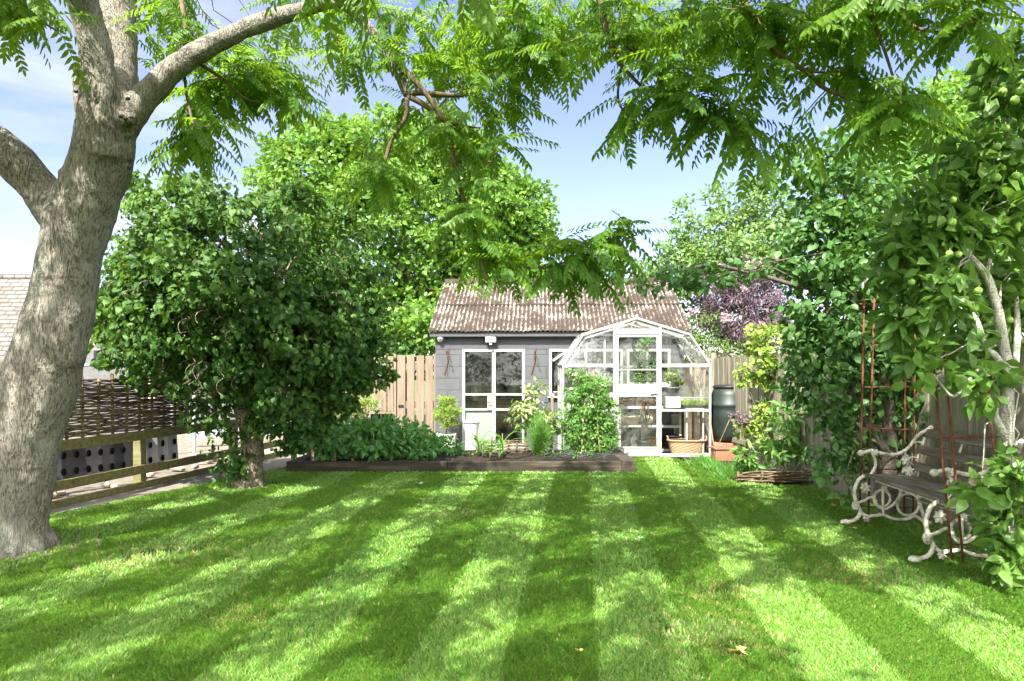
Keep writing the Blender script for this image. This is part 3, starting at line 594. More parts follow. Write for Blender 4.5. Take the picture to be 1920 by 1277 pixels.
tree('lime_tree', 'big bright green tree rising behind the shed and the hazel', gz(P(750, 800, d)), [[(750, 815, d, 14), (752, 700, d, 13), (756, 560, d, 11), (760, 400, d, 8), (770, 260, d, 3)]],
     [IB(760, 440, d, 235, 190, 2.6, 420), IB(600, 350, d, 110, 110, 1.6, 160), IB(920, 460, d, 118, 140, 1.6, 240), IB(960, 400, d - .5, 70, 80, 1, 70), IB(940, 540, d - 2, 80, 40, .9, 50), IB(770, 290, d, 120, 85, 1.5, 110), IB(760, 590, d - .5, 150, 70, 1.8, 150), IB(680, 270, d, 90, 65, 1, 60), IB(860, 300, d, 90, 70, 1, 60), IB(690, 420, d - 1.5, 120, 120, 1, 80), IB(540, 300, d, 60, 45, .8, 30), IB(905, 330, d, 60, 50, .8, 30), IB(800, 620, d - 3.2, 60, 45, .7, 30), IB(880, 570, d - 3, 70, 40, .8, 30)],
     .4, 42, .125, 'maple', LM, droop=.25, rmin=.55, spread=1.0)
d = 17
tree('plum_orchard_tree', 'loose pale green fruit tree with upright shoots behind the shed roof', gz(P(1360, 810, d)), [[(1360, 820, d, 9), (1362, 700, d, 8), (1365, 560, d, 6), (1370, 420, d, 3)]],
     [IB(1360, 480, d, 105, 75, 1.3, 190), IB(1270, 500, d, 75, 55, 1, 95), IB(1450, 430, d, 75, 90, 1.2, 130), IB(1280, 410, d, 22, 45, .35, 12), IB(1345, 380, d, 16, 55, .3, 14), IB(1410, 370, d, 22, 50, .4, 14), IB(1225, 520, d, 40, 28, .5, 14), IB(1320, 600, d + 1, 90, 55, 1, 60)],
     .25, 24, .125, 'fruit', LS, droop=.05, rmin=.2)
d = 14.6
e = tree('purple_elder', 'purple-black elder bush with pink flower heads above the fence end', gz(P(1410, 830, d)), [[(1410, 840, d, 7), (1408, 750, d, 6), (1400, 660, d, 5), (1395, 570, d, 3)]],
     [IB(1390, 580, d, 90, 80, .8, 220), IB(1465, 610, d, 60, 60, .6, 70), IB(1340, 545, d, 42, 40, .5, 20), IB(1420, 520, d, 60, 35, .5, 24)], .2, 34, .115, 'elder', [T_simple(.2, .1, .35, 1)], droop=.4, rmin=.45, cat='shrub')
fl = [IB(x, y, d - .75, rx, 7, .1, 3) for x, y, rx in ((1345, 497, 12), (1395, 487, 14), (1370, 508, 10), (1350, 590, 12), (1430, 500, 10), (1470, 620, 16), (1360, 600, 8), (1300, 580, 8), (1400, 540, 10), (1440, 655, 12))]
foliage(e, fl, .07, 40, .035, M['pink'], [T_hex(.9, 0)], 'flower_head', flat=.3)
tree('variegated_bush', 'small grey-green variegated bush below the purple elder', gz(P(1325, 820, 14.2)), [[(1325, 840, 14.2, 5), (1325, 740, 14.2, 4), (1328, 660, 14.2, 2)]], [IB(1318, 640, 14.2, 36, 52, .5, 40), IB(1375, 665, 14.1, 60, 30, .4, 30)], .16, 30, .06, 'fruit', LS, cat='shrub', rmin=.3)
d = 9.6
tree('yellow_green_tree', 'sunlit yellow-green tree beyond the right-hand fence', gz(P(1760, 880, d)), [[(1760, 900, d, 12), (1758, 700, d, 10), (1755, 500, d, 8), (1750, 330, d, 4)]],
     [IB(1730, 340, d, 150, 150, 1.1, 290), IB(1850, 270, d, 110, 130, 1, 200), IB(1660, 460, d, 100, 100, .9, 130), IB(1800, 180, d, 60, 60, .6, 30), IB(1870, 480, d, 120, 120, 1, 90), IB(1690, 260, d, 60, 60, .5, 24)], .22, 24, .1, 'maple', LS, droop=.3, rmin=.4)
# hedge of dark shrubs that closes the view behind the yard
tree('dark_shrub', 'dark shrub filling the gap behind the pale wooden gate', gz(P(720, 800, 16.5)), [[(720, 815, 16.5, 6), (725, 720, 16.5, 5), (730, 640, 16.5, 3)]], [IB(740, 640, 16.5, 90, 75, .9, 90), IB(620, 690, 17.5, 80, 70, .9, 60)], .25, 26, .11, 'shrub', LS, cat='shrub', rmin=.3)
tree('distant_bush', 'broad green bush beyond the yard, left of the shed', gz(P(480, 790, 24)), [[(480, 800, 24, 5), (485, 740, 24, 4), (490, 690, 24, 3)]], [IB(500, 690, 24, 130, 60, 1.5, 90), IB(400, 700, 25, 80, 50, 1.2, 50)], .35, 26, .15, 'shrub', LS, cat='shrub', rmin=.3)
tree('laurel_bush', 'glossy green bush between the shed corner and the fence', gz(P(1440, 790, 16)), [[(1440, 815, 16, 5), (1440, 740, 16, 4), (1440, 690, 16, 3)]], [IB(1440, 700, 16, 150, 70, .8, 110), IB(1560, 640, 15, 110, 90, .8, 80)], .22, 24, .1, 'shrub', LS, cat='shrub', rmin=.3)

tree('added_reflection_hedge', 'broad dark hedge added out of view behind the viewpoint, mirrored in the shed panes', (0, -11, 0), [curve([(0, -11, -.1, .12), (0, -11, 1.2, .1), (.1, -11, 2.4, .05)])], [((x_, -11, 1.6), (2.6, .9, 1.8), 90) for x_ in (-7.5, -2.5, 2.5, 7.5)], .4, 16, .2, 'shrub', LS, cat='hedge', rmin=.3)  # unseen hedge added for its reflection in the shed panes
# ------------------------------------------------------------------ fruit trees along the right fence
d = 7.45
AL = [T_simple(.55, .18, .25, 2), T_simple(.6, .1, .35, 2), T_simple(.5, .3, .12, 2)]
PL = [T_simple(.66, .12, .15, 2, .5), T_simple(.72, .2, .25, 2, .5)]
tree('plum_tree', 'dark round-leaved fruit tree trained on the fence behind the far bench end', gz(P(1665, 960, d)),
     [[(1662, 975, d, 16), (1668, 900, d, 15), (1668, 820, d, 14), (1666, 760, d, 12), (1640, 660, d, 10), (1600, 560, d, 8), (1590, 440, d, 6), (1580, 330, d, 3)],
      [(1668, 850, d, 12), (1640, 812, d, 11), (1612, 780, d, 10), (1598, 745, d, 9), (1590, 690, d, 8), (1560, 600, d - .1, 6), (1530, 520, d, 4)],
      [(1590, 520, d, 6), (1520, 540, d - .1, 5), (1420, 515, d - .3, 4), (1330, 498, d - .4, 3), (1240, 515, d - .4, 1.5)]],
     [IB(1585, 560, d, 112, 150, .42, 200), IB(1530, 470, d - .1, 75, 85, .4, 75), IB(1600, 380, d, 115, 115, .45, 120), IB(1530, 640, d - .1, 55, 70, .35, 44), IB(1545, 730, d, 80, 75, .3, 44), IB(1565, 840, d, 42, 60, .2, 16), IB(1665, 670, d, 75, 135, .35, 120), IB(1740, 600, d + .15, 70, 90, .25, 40), IB(1470, 330, d, 45, 26, .25, 10), IB(1530, 300, d, 60, 40, .3, 14), IB(1640, 270, d, 80, 70, .35, 30),
      IB(1310, 525, d - .4, 90, 20, .2, 16), IB(1220, 535, d - .4, 30, 14, .15, 4), IB(1390, 510, d - .3, 40, 14, .2, 6), IB(1700, 830, d + .1, 22, 60, .15, 12), IB(1590, 800, d + .05, 45, 70, .2, 20), IB(1640, 830, d + .2, 50, 70, .15, 18), IB(1580, 900, d - .3, 25, 25, .15, 5)],
     .16, 11, .088, 'plum', PL, 'plum_bark', droop=.4, rmin=.2, spread=.9, outward=.5)
d = 4.9
at = tree('apple_tree', 'apple tree with whitish lichened stems and green apples at the right edge', gz(P(1892, 1095, d)),
     [[(1894, 1100, d, 13), (1892, 1000, d, 12), (1890, 900, d, 12), (1888, 800, d, 12), (1889, 700, d, 11), (1882, 650, d, 9.5), (1872, 590, d - .05, 9), (1860, 545, d - .1, 8), (1848, 515, d - .12, 7.5), (1817, 478, d - .15, 5.5)],
      [(1889, 705, d, 7), (1868, 670, d - .05, 7), (1850, 652, d - .1, 5), (1835, 610, d - .1, 5), (1815, 560, d - .1, 4)],
      [(1890, 830, d, 8), (1862, 775, d - .1, 7), (1845, 752, d - .1, 5), (1835, 745, d - .1, 3)],
      [(1889, 720, d, 7), (1903, 690, d + .1, 6), (1908, 620, d + .15, 5.5), (1905, 550, d + .2, 4)],
      [(1889, 712, d, 4), (1840, 690, d - .1, 3), (1792, 742, d - .2, 3), (1765, 722, d - .25, 2.5), (1750, 702, d - .25, 2)],
      [(1848, 515, d, 5), (1870, 420, d, 5), (1885, 300, d, 4), (1895, 150, d, 3), (1900, 20, d, 2)], [(1817, 478, d, 4), (1790, 430, d, 3), (1770, 350, d, 2)]],
     [IB(1770, 430, d, 100, 90, .3, 72), IB(1850, 400, d + .1, 90, 80, .35, 72), IB(1893, 180, d, 36, 150, .25, 56), IB(1735, 560, d - .1, 68, 60, .25, 36), IB(1850, 600, d + .4, 85, 80, .22, 48), IB(1820, 310, d + .1, 80, 60, .3, 30), IB(1740, 685, d - .2, 50, 32, .15, 11), IB(1900, 510, d + .35, 60, 110, .22, 36), IB(1690, 600, d - .05, 40, 45, .2, 14), IB(1800, 660, d + .1, 70, 50, .25, 18), IB(1690, 480, d, 50, 60, .25, 18), IB(1820, 720, d - .1, 50, 30, .2, 10),
      IB(1906, 905, d - .1, 32, 60, .15, 20), IB(1898, 990, d - .1, 34, 42, .15, 16), IB(1896, 1050, d - .12, 26, 34, .12, 9), IB(1840, 915, d - .15, 34, 16, .08, 5), IB(1895, 330, d, 50, 80, .3, 22)],
     .13, 8, .115, 'apple', AL, 'apple_bark', droop=.25, rmin=.15, spread=.9, outward=.4)
M['apple_fruit'] = rough_mat('green_apple_skin', (.15, .27, .04), (.24, .37, .07), 9, .35, None, .05, .002, None, .5)
for x, y in ((1911, 170), (1903, 188), (1913, 40), (1870, 275), (1868, 333), (1787, 375), (1785, 417), (1780, 476), (1797, 477), (1709, 529), (1826, 579), (1843, 580), (1893, 600), (1880, 172), (1885, 240), (1835, 545), (1905, 330)):
    c = P(x, y, d - .36); mb = MB(); r = .025 * random.uniform(.85, 1.12)
    mb.lathe([(.004, -r * .86), (r * .5, -r * .9), (r * .88, -r * .5), (r, 0), (r * .9, r * .5), (r * .55, r * .86), (r * .2, r * .8), (.003, r * .66)], c, 14); mb.tube([c + V3(0, 0, r * .6), c + V3(.006, .004, r * 1.5)], .0018, 5)
    obj('apple', mb, M['apple_fruit'], at, True)

# ------------------------------------------------------------------ right-hand board fence
FA, FB, FC = (3.80, 13.6), (4.2, 6.2), (4.4, 2.6)
def fence():
    t = thing('board_fence', 'tall weathered board fence along the right side of the garden', 'fence', (4, 9, 0))
    pts = []; 
    for (a, b) in ((FA, FB), (FB, FC)):
        n = max(1, round(math.dist(a, b) / 1.83))
        for i in range(n): pts.append((tuple(a[k] + (b[k] - a[k]) * i / n for k in (0, 1)), tuple(a[k] + (b[k] - a[k]) * (i + 1) / n for k in (0, 1))))
    for a, b in pts:
        pm = MB(); a, b = Vector((*a, 0)), Vector((*b, 0)); u = (b - a).normalized(); nr = Vector((-u.y, u.x, 0))     # nr points into the next garden or this one
        if nr.x > 0: nr = -nr
        ln = (b - a).length; x = .07; k = 0
        while x < ln - .1:
            wd = random.uniform(.125, .145); h = 1.74 + random.uniform(-.012, .012); c = a + u * (x + wd / 2) + nr * (.012 * (k % 2) + .002 * random.random())
            pm.bar((c.x, c.y, .16), (c.x, c.y, h), wd * .97, .016, nr); x += wd; k += 1
        obj('board_panel', pm, M['fence_wood'], t)
        rm = MB()
        for z in (.34, 1.0, 1.6): rm.bar(a + nr * -.04 + Vector((0, 0, z)), b + nr * -.04 + Vector((0, 0, z)), .04, .08)
        rm.bar(a + u * .06 + nr * .03 + Vector((0, 0, .3)), b - u * .06 + nr * .03 + Vector((0, 0, .3)), .035, .075)
        obj('rail', rm, M['fence_wood'], t)
        gm = MB(); gm.bar(a + Vector((0, 0, .065)), b + Vector((0, 0, .065)), .03, .17); obj('gravel_board', gm, M['fence_wood'], t)
        q = MB(); q.bb(a.x - .05, a.x + .05, a.y - .05, a.y + .05, -.03, 1.83); obj('post', q, M['fence_wood'], t, bevel=.006)
fence()

# ------------------------------------------------------------------ shed
RS = Matrix.Rotation(rad(-2.5), 4, 'Z')
SO = Vector((-1.46, 13.75, 0))               # front left corner at the ground
MS = Matrix.Translation(SO) @ RS
SW, SDp, EV = 4.70, 4.2, 2.19
def shed():
    t = thing('garden_shed', 'low grey painted block shed with a mossy corrugated roof', 'shed', SO)
    s = 97.8
    def X(px): return (px - 817) / s
    def Z(py): return CH - (py - HZ) / s
    dx0, dx1, dz1 = X(867), X(984), Z(655); wx0, wx1, wz0, wz1 = X(1029), X(1165), Z(742), Z(655); vx0, vx1, vz0 = X(1172), X(1252), Z(722)
    m = MB(MS); T = .2
    m.bb(0, dx0, 0, T, -.03, dz1); m.bb(dx1, wx0, 0, T, -.03, dz1); m.bb(wx0, wx1, 0, T, -.03, wz0); m.bb(wx1, vx0, 0, T, -.03, dz1); m.bb(vx0, vx1, 0, T, -.03, vz0); m.bb(vx1, SW, 0, T, -.03, dz1)
    m.bb(0, T, T, SDp, -.03, EV); m.bb(SW - T, SW, T, SDp, -.03, EV); m.bb(T, SW - T, SDp - T, SDp, -.03, EV)
    for x0 in (0, SW - T):
        m.add([(x0, 0, EV), (x0, SDp, EV), (x0, SDp / 2, EV + 1.12), (x0 + T, 0, EV), (x0 + T, SDp, EV), (x0 + T, SDp / 2, EV + 1.12)], [(0, 2, 1), (3, 4, 5), (0, 1, 4, 3), (1, 2, 5, 4), (2, 0, 3, 5)])
    obj('wall', m, M['block'], t)
    m = MB(MS); m.bb(-.004, SW + .004, -.006, T, dz1, EV); obj('lintel', m, M['lintel'], t)
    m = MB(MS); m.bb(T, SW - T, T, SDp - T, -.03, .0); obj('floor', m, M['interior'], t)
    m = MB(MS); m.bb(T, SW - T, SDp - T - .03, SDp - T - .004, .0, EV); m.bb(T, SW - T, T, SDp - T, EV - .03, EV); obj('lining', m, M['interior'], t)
    # corrugated roof, two courses
    def course(y0, z0, y1, z1, lift):
        n = int((SW + .22) / .0104); V, Q, ph = [], [], []; sl = math.hypot(y1 - y0, z1 - z0); ny, nzz = -(z1 - z0) / sl, (y1 - y0) / sl
        for j in range(9):
            f = j / 8
            for i in range(n + 1):
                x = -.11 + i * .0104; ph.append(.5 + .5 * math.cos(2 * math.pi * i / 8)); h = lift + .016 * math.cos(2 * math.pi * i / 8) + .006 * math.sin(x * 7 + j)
                V.append(MS @ Vector((x, y0 + (y1 - y0) * f + ny * h, z0 + (z1 - z0) * f + nzz * h)))
        for j in range(8):
            for i in range(n): Q.append((j * (n + 1) + i, j * (n + 1) + i + 1, (j + 1) * (n + 1) + i + 1, (j + 1) * (n + 1) + i))
        o = npmesh('roof', np.array([tuple(v) for v in V]), np.array(Q), M['roof'], t, np.array(ph), True); so_ = o.modifiers.new('thick', 'SOLIDIFY'); so_.thickness = .008; return o
    rz = EV + 1.2; ry = SDp / 2
    def at(f): return -.16 + (ry + .16) * f, EV + .03 + (rz - EV - .03) * f
    a, b_, c_ = at(0), at(.5), at(1); course(*at(0), *at(.53), .03); course(*at(.5), *c_, .05)
    course(SDp + .16, EV + .03, ry, rz, .03)
    m = MB(MS); m.tube([(-.1, ry, rz + .04), (SW + .1, ry, rz + .04)], .1, 10); obj('ridge_cap', m, M['roof'], t, True)
    m = MB(MS); m.bb(-.09, SW + .09, -.13, -.105, EV - .045, EV + .035); m.bb(-.09, SW + .09, -.105, 0, EV - .002, EV + .02); obj('fascia', m, M['lintel'], t)
    # glazed double door
    dr = MB(MS); y0, y1 = -.012, .07; fw = .055
    dr.bb(dx0, dx0 + fw, y0, y1, 0, dz1); dr.bb(dx1 - fw, dx1, y0, y1, 0, dz1); dr.bb(dx0 + fw, dx1 - fw, y0, y1, dz1 - .05, dz1); dr.bb(dx0 - .02, dx1 + .02, -.04, y1, -.01, .05)
    mid = X(926); 
    dr.bb(mid - .035, mid + .035, y0 + .006, y1 - .01, .05, dz1 - .05)
    for z in (Z(739.5), Z(767.5)):
        dr.bb(dx0 + fw, mid - .035, y0 + .012, y1 - .015, z - .02, z + .02); dr.bb(mid + .035, dx1 - fw, y0 + .012, y1 - .015, z - .02, z + .02)
    dr.bb(dx0 + fw, mid - .035, y0 + .012, y1 - .015, .05, .12); dr.bb(mid + .035, dx1 - fw, y0 + .012, y1 - .015, .05, .12)
    do = obj('door', dr, M['frame'], t, bevel=.003)
    g = MB(MS); g.bb(dx0 + fw, dx1 - fw, .028, .034, .12, dz1 - .05); obj('pane', g, M['window'], do)
    pnl = MB(MS); pnl.bb(dx0 + fw, mid - .035, .036, .05, .12, Z(769.5)); obj('kick_panel', pnl, M['white'], do)
    h = MB(MS); lz = Z(755); h.bb(mid - .12, mid - .036, y0, y0 + .03, lz - .13, lz + .13); obj('lock_plate', h, M['frame'], do)
    h = MB(MS); h.tube([(mid - .1, y0 - .002, lz + .02), (mid - .1, y0 - .05, lz + .02), (mid - .02, y0 - .055, lz + .02)], .009, 8); h.tube([(mid - .08, y0 - .002, lz - .03), (mid - .08, y0 - .03, lz - .05), (mid - .06, y0 - .03, lz - .07)], .006, 6); obj('handle', h, M['black'], do)
    for a0, a1, zb, mull in ((wx0, wx1, wz0, (wx0 + wx1) / 2), (vx0, vx1, vz0, None)):
        f = MB(MS); f.bb(a0, a0 + .05, y0, y1, zb, dz1); f.bb(a1 - .05, a1, y0, y1, zb, dz1); f.bb(a0 + .05, a1 - .05, y0, y1, dz1 - .05, dz1); f.bb(a0 + .05, a1 - .05, y0, y1, zb, zb + .05)
        if mull: f.bb(mull - .025, mull + .025, y0 + .004, y1 - .01, zb + .05, dz1 - .05)
        f.bb(a0 - .03, a1 + .03, -.07, 0, zb - .035, zb - .003)
        fo = obj('window', f, M['frame'], t, bevel=.003); g = MB(MS); g.bb(a0 + .05, a1 - .05, .028, .034, zb + .05, dz1 - .05); obj('pane', g, M['window'], fo)
    # things on and in the shed
    c = MS @ Vector((.1, -.06, Z(636))); r = thing('security_camera', 'small white dome camera under the shed eave at the left corner', 'camera', c)
    q = MB(); q.lathe([(.03, .06), (.062, .05), (.066, .0), (.064, -.012)], c, 16); obj('housing', q, M['white'], r, True); q = MB(); q.ball(c + Vector((0, -.005, -.015)), .05, 12); obj('lens_dome', q, M['white_pot'], r, True)
    q = MB(); q.ball(c + Vector((0, -.05, -.02)), .016, 8); obj('lens', q, M['black'], r, True)
    c = MS @ Vector((X(921), -.09, Z(637))); r = thing('flood_light', 'white rectangular flood light on the shed above the glazed door', 'light', c)
    q = MB(); q.box(c, (.2, .07, .125)); obj('housing', q, M['white'], r, bevel=.008); q = MB(); q.box(c + Vector((0, -.037, -.005)), (.165, .006, .085)); obj('lamp_glass', q, M['cream'], r)
    q = MB(); q.box(c + Vector((0, .045, .05)), (.22, .05, .05)); obj('bracket', q, M['black'], r); q = MB(); q.box(c + Vector((0, -.01, -.09)), (.05, .05, .035)); obj('sensor', q, M['white'], r, bevel=.005)
    for px, lab in ((841, 'rusty hanging basket bracket on the shed wall left of the glazed door'), (1003, 'rusty hanging basket bracket between the shed door and the window')):
        c = MS @ Vector((X(px), -.01, Z(675))); r = thing('basket_bracket', lab, 'bracket', c, 'hanging basket brackets on the shed'); q = MB()
        q.tube([c + Vector((.012, 0, .22)), c + Vector((.0, -.01, 0)), c + Vector((-.04, -.012, -.15)), c + Vector((-.075, -.01, -.27))], .008, 6); obj('backplate', q, M['rust'], r)
        q = MB(); q.tube([c + Vector((.0, -.01, .13)), c + Vector((-.01, -.15, .17)), c + Vector((-.02, -.27, .12)), c + Vector((-.02, -.29, .17))], .007, 6); q.tube([c + Vector((0, -.01, -.03)), c + Vector((-.01, -.12, .05)), c + Vector((-.015, -.2, .14))], .006, 6); obj('arm', q, M['rust'], r)
    def inside(x, y, z): return MS @ Vector((x, y, z))
    c = inside(1.4, 1.6, 0); r = thing('workbench', 'brown timber workbench standing inside the shed', 'workbench', c); q = MB(MS); q.bb(.5, 2.6, 1.3, 1.9, .82, .88); obj('worktop', q, M['brown'], r)
    q = MB(MS); q.bb(.55, 2.55, 1.34, 1.37, .3, .8); obj('apron', q, M['brown'], r)
    for lx in (.56, 2.5):
        q = MB(MS); q.bb(lx, lx + .07, 1.4, 1.47, 0, .82); obj('leg', q, M['brown'], r)
    q = MB(MS); q.bb(.62, 1.1, 1.32, 1.6, .884, 1.12); tag(obj('crate', q, M['brown'], bevel=.01), 'brown wooden box on the workbench behind the door glass', 'crate')
    q = MB(); q.lathe([(.07, 0), (.075, .02), (.07, .28), (.05, .31), (.05, .33)], inside(.62, 1.2, .88), 14); q.v = q.v; tag(obj('paper_roll', q, M['white'], None, True), 'white roll standing behind the left door pane in the shed', 'roll')
    q = MB(); cc = inside(1.02, 1.9, 1.9); q.lathe([(.17, 0), (.15, .05), (.03, .17), (.02, .2)], cc, 16); q.tube([cc + Vector((0, 0, .2)), cc + Vector((0, 0, .3))], .006, 5); tag(obj('pendant_lamp', q, M['terracotta'], None, True), 'orange pendant shade hanging inside the shed', 'lamp')
    c = inside(2.0, 2.0, .88); r = thing('storage_jar', 'pale jar on the workbench behind the right door pane', 'jar', c); q = MB(); q.lathe([(.08, 0), (.09, .03), (.09, .2), (.06, .25)], c, 14); obj('body', q, M['grey_pot'], r, True); q = MB(); q.lathe([(.064, .25), (.064, .28), (.02, .29)], c, 14); obj('lid', q, M['white'], r, True)
    q = MB(); cz = inside(X(1042), -.035, Z(742) + .0); tag(obj('flower_pot', q.lathe([(.04, 0), (.055, .07), (.06, .07), (.06, .085), (.05, .085), (.045, .05)], cz, 14), M['white_pot'], None, True), 'small pale pot on the shed window sill left of the greenhouse', 'pot')
shed()

# ------------------------------------------------------------------ greenhouse
GX, GY0, GY1 = 2.145, 12.4, 13.56
def greenhouse():
    t = thing('greenhouse', 'white framed curved-shoulder glass greenhouse in front of the shed', 'greenhouse', (GX, GY0, 0))
    HW, ez, kx, kz, az = 1.265, 1.60, .92, 2.12, 2.40
    prof = [(-HW, 0.02), (-HW, ez), (-kx, kz), (0, az), (kx, kz), (HW, ez), (HW, .02)]
    fr = MB()
    for y in (GY0, (GY0 + GY1) / 2, GY1):
        wd = .05 if y != (GY0 + GY1) / 2 else .03
        for a, b in zip(prof[:-1], prof[1:]): fr.bar((GX + a[0], y, a[1]), (GX + b[0], y, b[1]), .038, wd * .8, (0, 1, 0))
    for p in prof[1:-1]: fr.tube([(GX + p[0], GY0 - .02, p[1]), (GX + p[0], GY1 + .02, p[1])], .026, 8)
    for p in ((-HW, .03), (HW, .03), (-HW, .8), (HW, .8)): fr.bar((GX + p[0], GY0, p[1]), (GX + p[0], GY1, p[1]), .04, .05)
    for sgn in (-1, 1):          # a second rafter rib near the front, inside, as the photo's stepped eaves
        for q, off in ((prof[1:4] if sgn < 0 else prof[3:6], .0),):
            for a, b in zip(q[:-1], q[1:]): fr.bar((GX + a[0] * .95, GY0 + .2, a[1] - .06), (GX + b[0] * .95, GY0 + .2, b[1] - .06), .03, .04, (0, 1, 0))
    obj('frame', fr, M['alu'], t, bevel=.004)
    gf = MB()                   # front gable bars
    dl, dr = GX - .385, GX + .405
    for x in (dl, dr): gf.bar((x, GY0 - .006, .02), (x, GY0 - .006, az - .28 * abs(x - GX) / .92 - .03), .045, .045, (0, 1, 0))
    gf.bar((GX - HW, GY0 - .004, 1.585), (dl, GY0 - .004, 1.585), .05, .06, (0, 0, 1)); gf.bar((dr, GY0 - .004, 1.585), (GX + HW, GY0 - .004, 1.585), .05, .06)
    gf.bar((GX - HW, GY0 - .004, .81), (dl, GY0 - .004, .81), .045, .04); gf.bar((dr, GY0 - .004, .81), (GX + HW, GY0 - .004, .81), .045, .04)
    gf.bar((GX - HW, GY0 - .004, .04), (dl, GY0 - .004, .04), .05, .06); gf.bar((dr, GY0 - .004, .04), (GX + HW, GY0 - .004, .04), .05, .06)
    gf.bar((dl, GY0 - .012, 2.17), (dr, GY0 - .012, 2.17), .04, .09)
    obj('gable_bar', gf, M['alu'], t, bevel=.004)
    gb = MB()
    for x in (GX - .4, GX + .4): gb.bar((x, GY1, .02), (x, GY1, 2.25), .04, .04, (0, 1, 0))
    for z in (.05, .8, 1.58): gb.bar((GX - HW, GY1 + .003, z), (GX + HW, GY1 + .003, z), .035, .04)
    obj('rear_bar', gb, M['alu'], t)
    # door
    d = MB(); y = GY0 - .03; x0, x1 = dl + .03, dr - .03
    d.bb(x0, x0 + .04, y - .02, y + .015, .03, 2.11); d.bb(x1 - .04, x1, y - .02, y + .015, .03, 2.11)
    for z0, z1 in ((2.07, 2.11), (1.50, 1.525), (1.235, 1.265), (1.045, 1.08), (.155, .19)): d.bb(x0 + .04, x1 - .04, y - .018, y + .012, z0, z1)
    do = obj('door', d, M['alu'], t, bevel=.003)
    k = MB(); k.bb(x0 + .04, x1 - .04, y - .01, y + .004, 1.08, 1.235); obj('door_panel', k, M['white'], do); k = MB(); k.bb(x0 + .04, x1 - .04, y - .01, y + .004, .03, .155); obj('door_panel', k, M['white'], do)
    k = MB(); k.bb(x0 + .04, x1 - .04, y - .004, y, .19, 1.045); k.bb(x0 + .04, x1 - .04, y - .004, y, 1.265, 2.07); obj('pane', k, M['glass'], do)
    k = MB(); k.bar((x1 - .15, y - .035, 1.11), (x1 - .03, y - .035, 1.12), .02, .025); k.bar((x1 - .03, y - .03, 1.09), (x1 - .03, y - .03, 1.2), .02, .02); obj('handle', k, M['grey_sheet'], do)
    # glass: sides, roof, gables
    g = MB()
    for i, (a, b) in enumerate(zip(prof[:-1], prof[1:])):
        for ya, yb in ((GY0 + .03, (GY0 + GY1) / 2 - .02), ((GY0 + GY1) / 2 + .02, GY1 - .03)):
            aa, bb_ = Vector((a[0], 0, a[1])), Vector((b[0], 0, b[1])); u = (bb_ - aa).normalized(); aa += u * .03; bb_ -= u * .03; n = Vector((u.z, 0, -u.x)) * .002
            vs = [Vector((GX + q.x, yy, q.z)) + s * n for s in (-1, 1) for q, yy in ((aa, ya), (bb_, ya), (bb_, yb), (aa, yb))]
            g.add(vs, [(0, 1, 2, 3), (7, 6, 5, 4), (0, 4, 5, 1), (1, 5, 6, 2), (2, 6, 7, 3), (3, 7, 4, 0)])
    def poly(pts, y):
        k = len(pts); g.add([(GX + px, y - .002, pz) for px, pz in pts] + [(GX + px, y + .002, pz) for px, pz in pts], [tuple(range(k)), tuple(range(k, 2 * k))[::-1]] + [(i, k + i, k + (i + 1) % k, (i + 1) % k) for i in range(k)])
    for y, both in ((GY0, False), (GY1, True)):
        L_, R_ = (-.42, .44)
        poly([(-HW + .04, 1.62), (L_, 1.62), (L_, 2.22), (-kx, kz - .04)], y); poly([(R_, 1.62), (HW - .04, 1.62), (kx, kz - .04), (R_, 2.22)], y)
        poly([(-HW + .03, .84), (L_, .84), (L_, 1.55), (-HW + .03, 1.55)], y); poly([(R_, .84), (HW - .03, .84), (HW - .03, 1.55), (R_, 1.55)], y); poly([(-HW + .03, .07), (L_, .07), (L_, .78), (-HW + .03, .78)], y)
        if both: poly([(-.38, .07), (.38, .07), (.38, 1.55), (-.38, 1.55)], y); poly([(-.38, 1.62), (.38, 1.62), (.38, 2.2), (-.38, 2.2)], y)
    poly([(-.36, 2.22), (.38, 2.22), (0, 2.34)], GY0)
    obj('pane', g, M['glass'], t)
    for sgn in (-1, 1):         # side roof vents propped open
        a = Vector((GX + sgn * 1.08, 0, 1.9)); b = Vector((GX + sgn * 1.40, 0, 1.68)); v = MB(); ya, yb = GY0 + .45, GY1 - .02
        for yy in (ya, yb): v.bar((a.x, yy, a.z), (b.x, yy, b.z), .03, .03, (0, 1, 0))
        for q in (a, b): v.bar((q.x, ya, q.z), (q.x, yb, q.z), .03, .03)
        vo = obj('roof_vent', v, M['alu'], t); k = MB(); k.add([(a.x, ya, a.z), (b.x, ya, b.z), (b.x, yb, b.z), (a.x, yb, a.z), (a.x, ya, a.z - .004), (b.x, ya, b.z - .004), (b.x, yb, b.z - .004), (a.x, yb, a.z - .004)], [(0, 1, 2, 3), (7, 6, 5, 4), (0, 4, 5, 1), (1, 5, 6, 2), (2, 6, 7, 3), (3, 7, 4, 0)]); obj('pane', k, M['glass'], vo)
    sheet('greenhouse_floor', [(GX - 1.24, GY0), (GX + 1.24, GY0), (GX + 1.24, GY1), (GX - 1.24, GY1)], .004, M['path'])
    # shelf unit
    sy0, sy1 = 13.0, 13.45
    def gx(zx, d_): return ((zx / 3.99 + 1030) - 960) / F * d_
    def gzz(zy, d_): return CH - ((zy / 3.99 + 570) - HZ) / F * d_
    sx0, sx1 = gx(520, 13), gx(988, 13); zs = [gzz(765, 13), gzz(908, 13), .08]
    r = thing('shelf_unit', 'pale slatted shelf unit inside the greenhouse', 'shelf', (sx0, sy0, 0)); q = MB()
    for z in zs:
        for k in range(4): y_ = sy0 + .06 + k * .11; q.bb(sx0 + .03, sx1 - .03, y_ - .045, y_ + .045, z - .02, z)
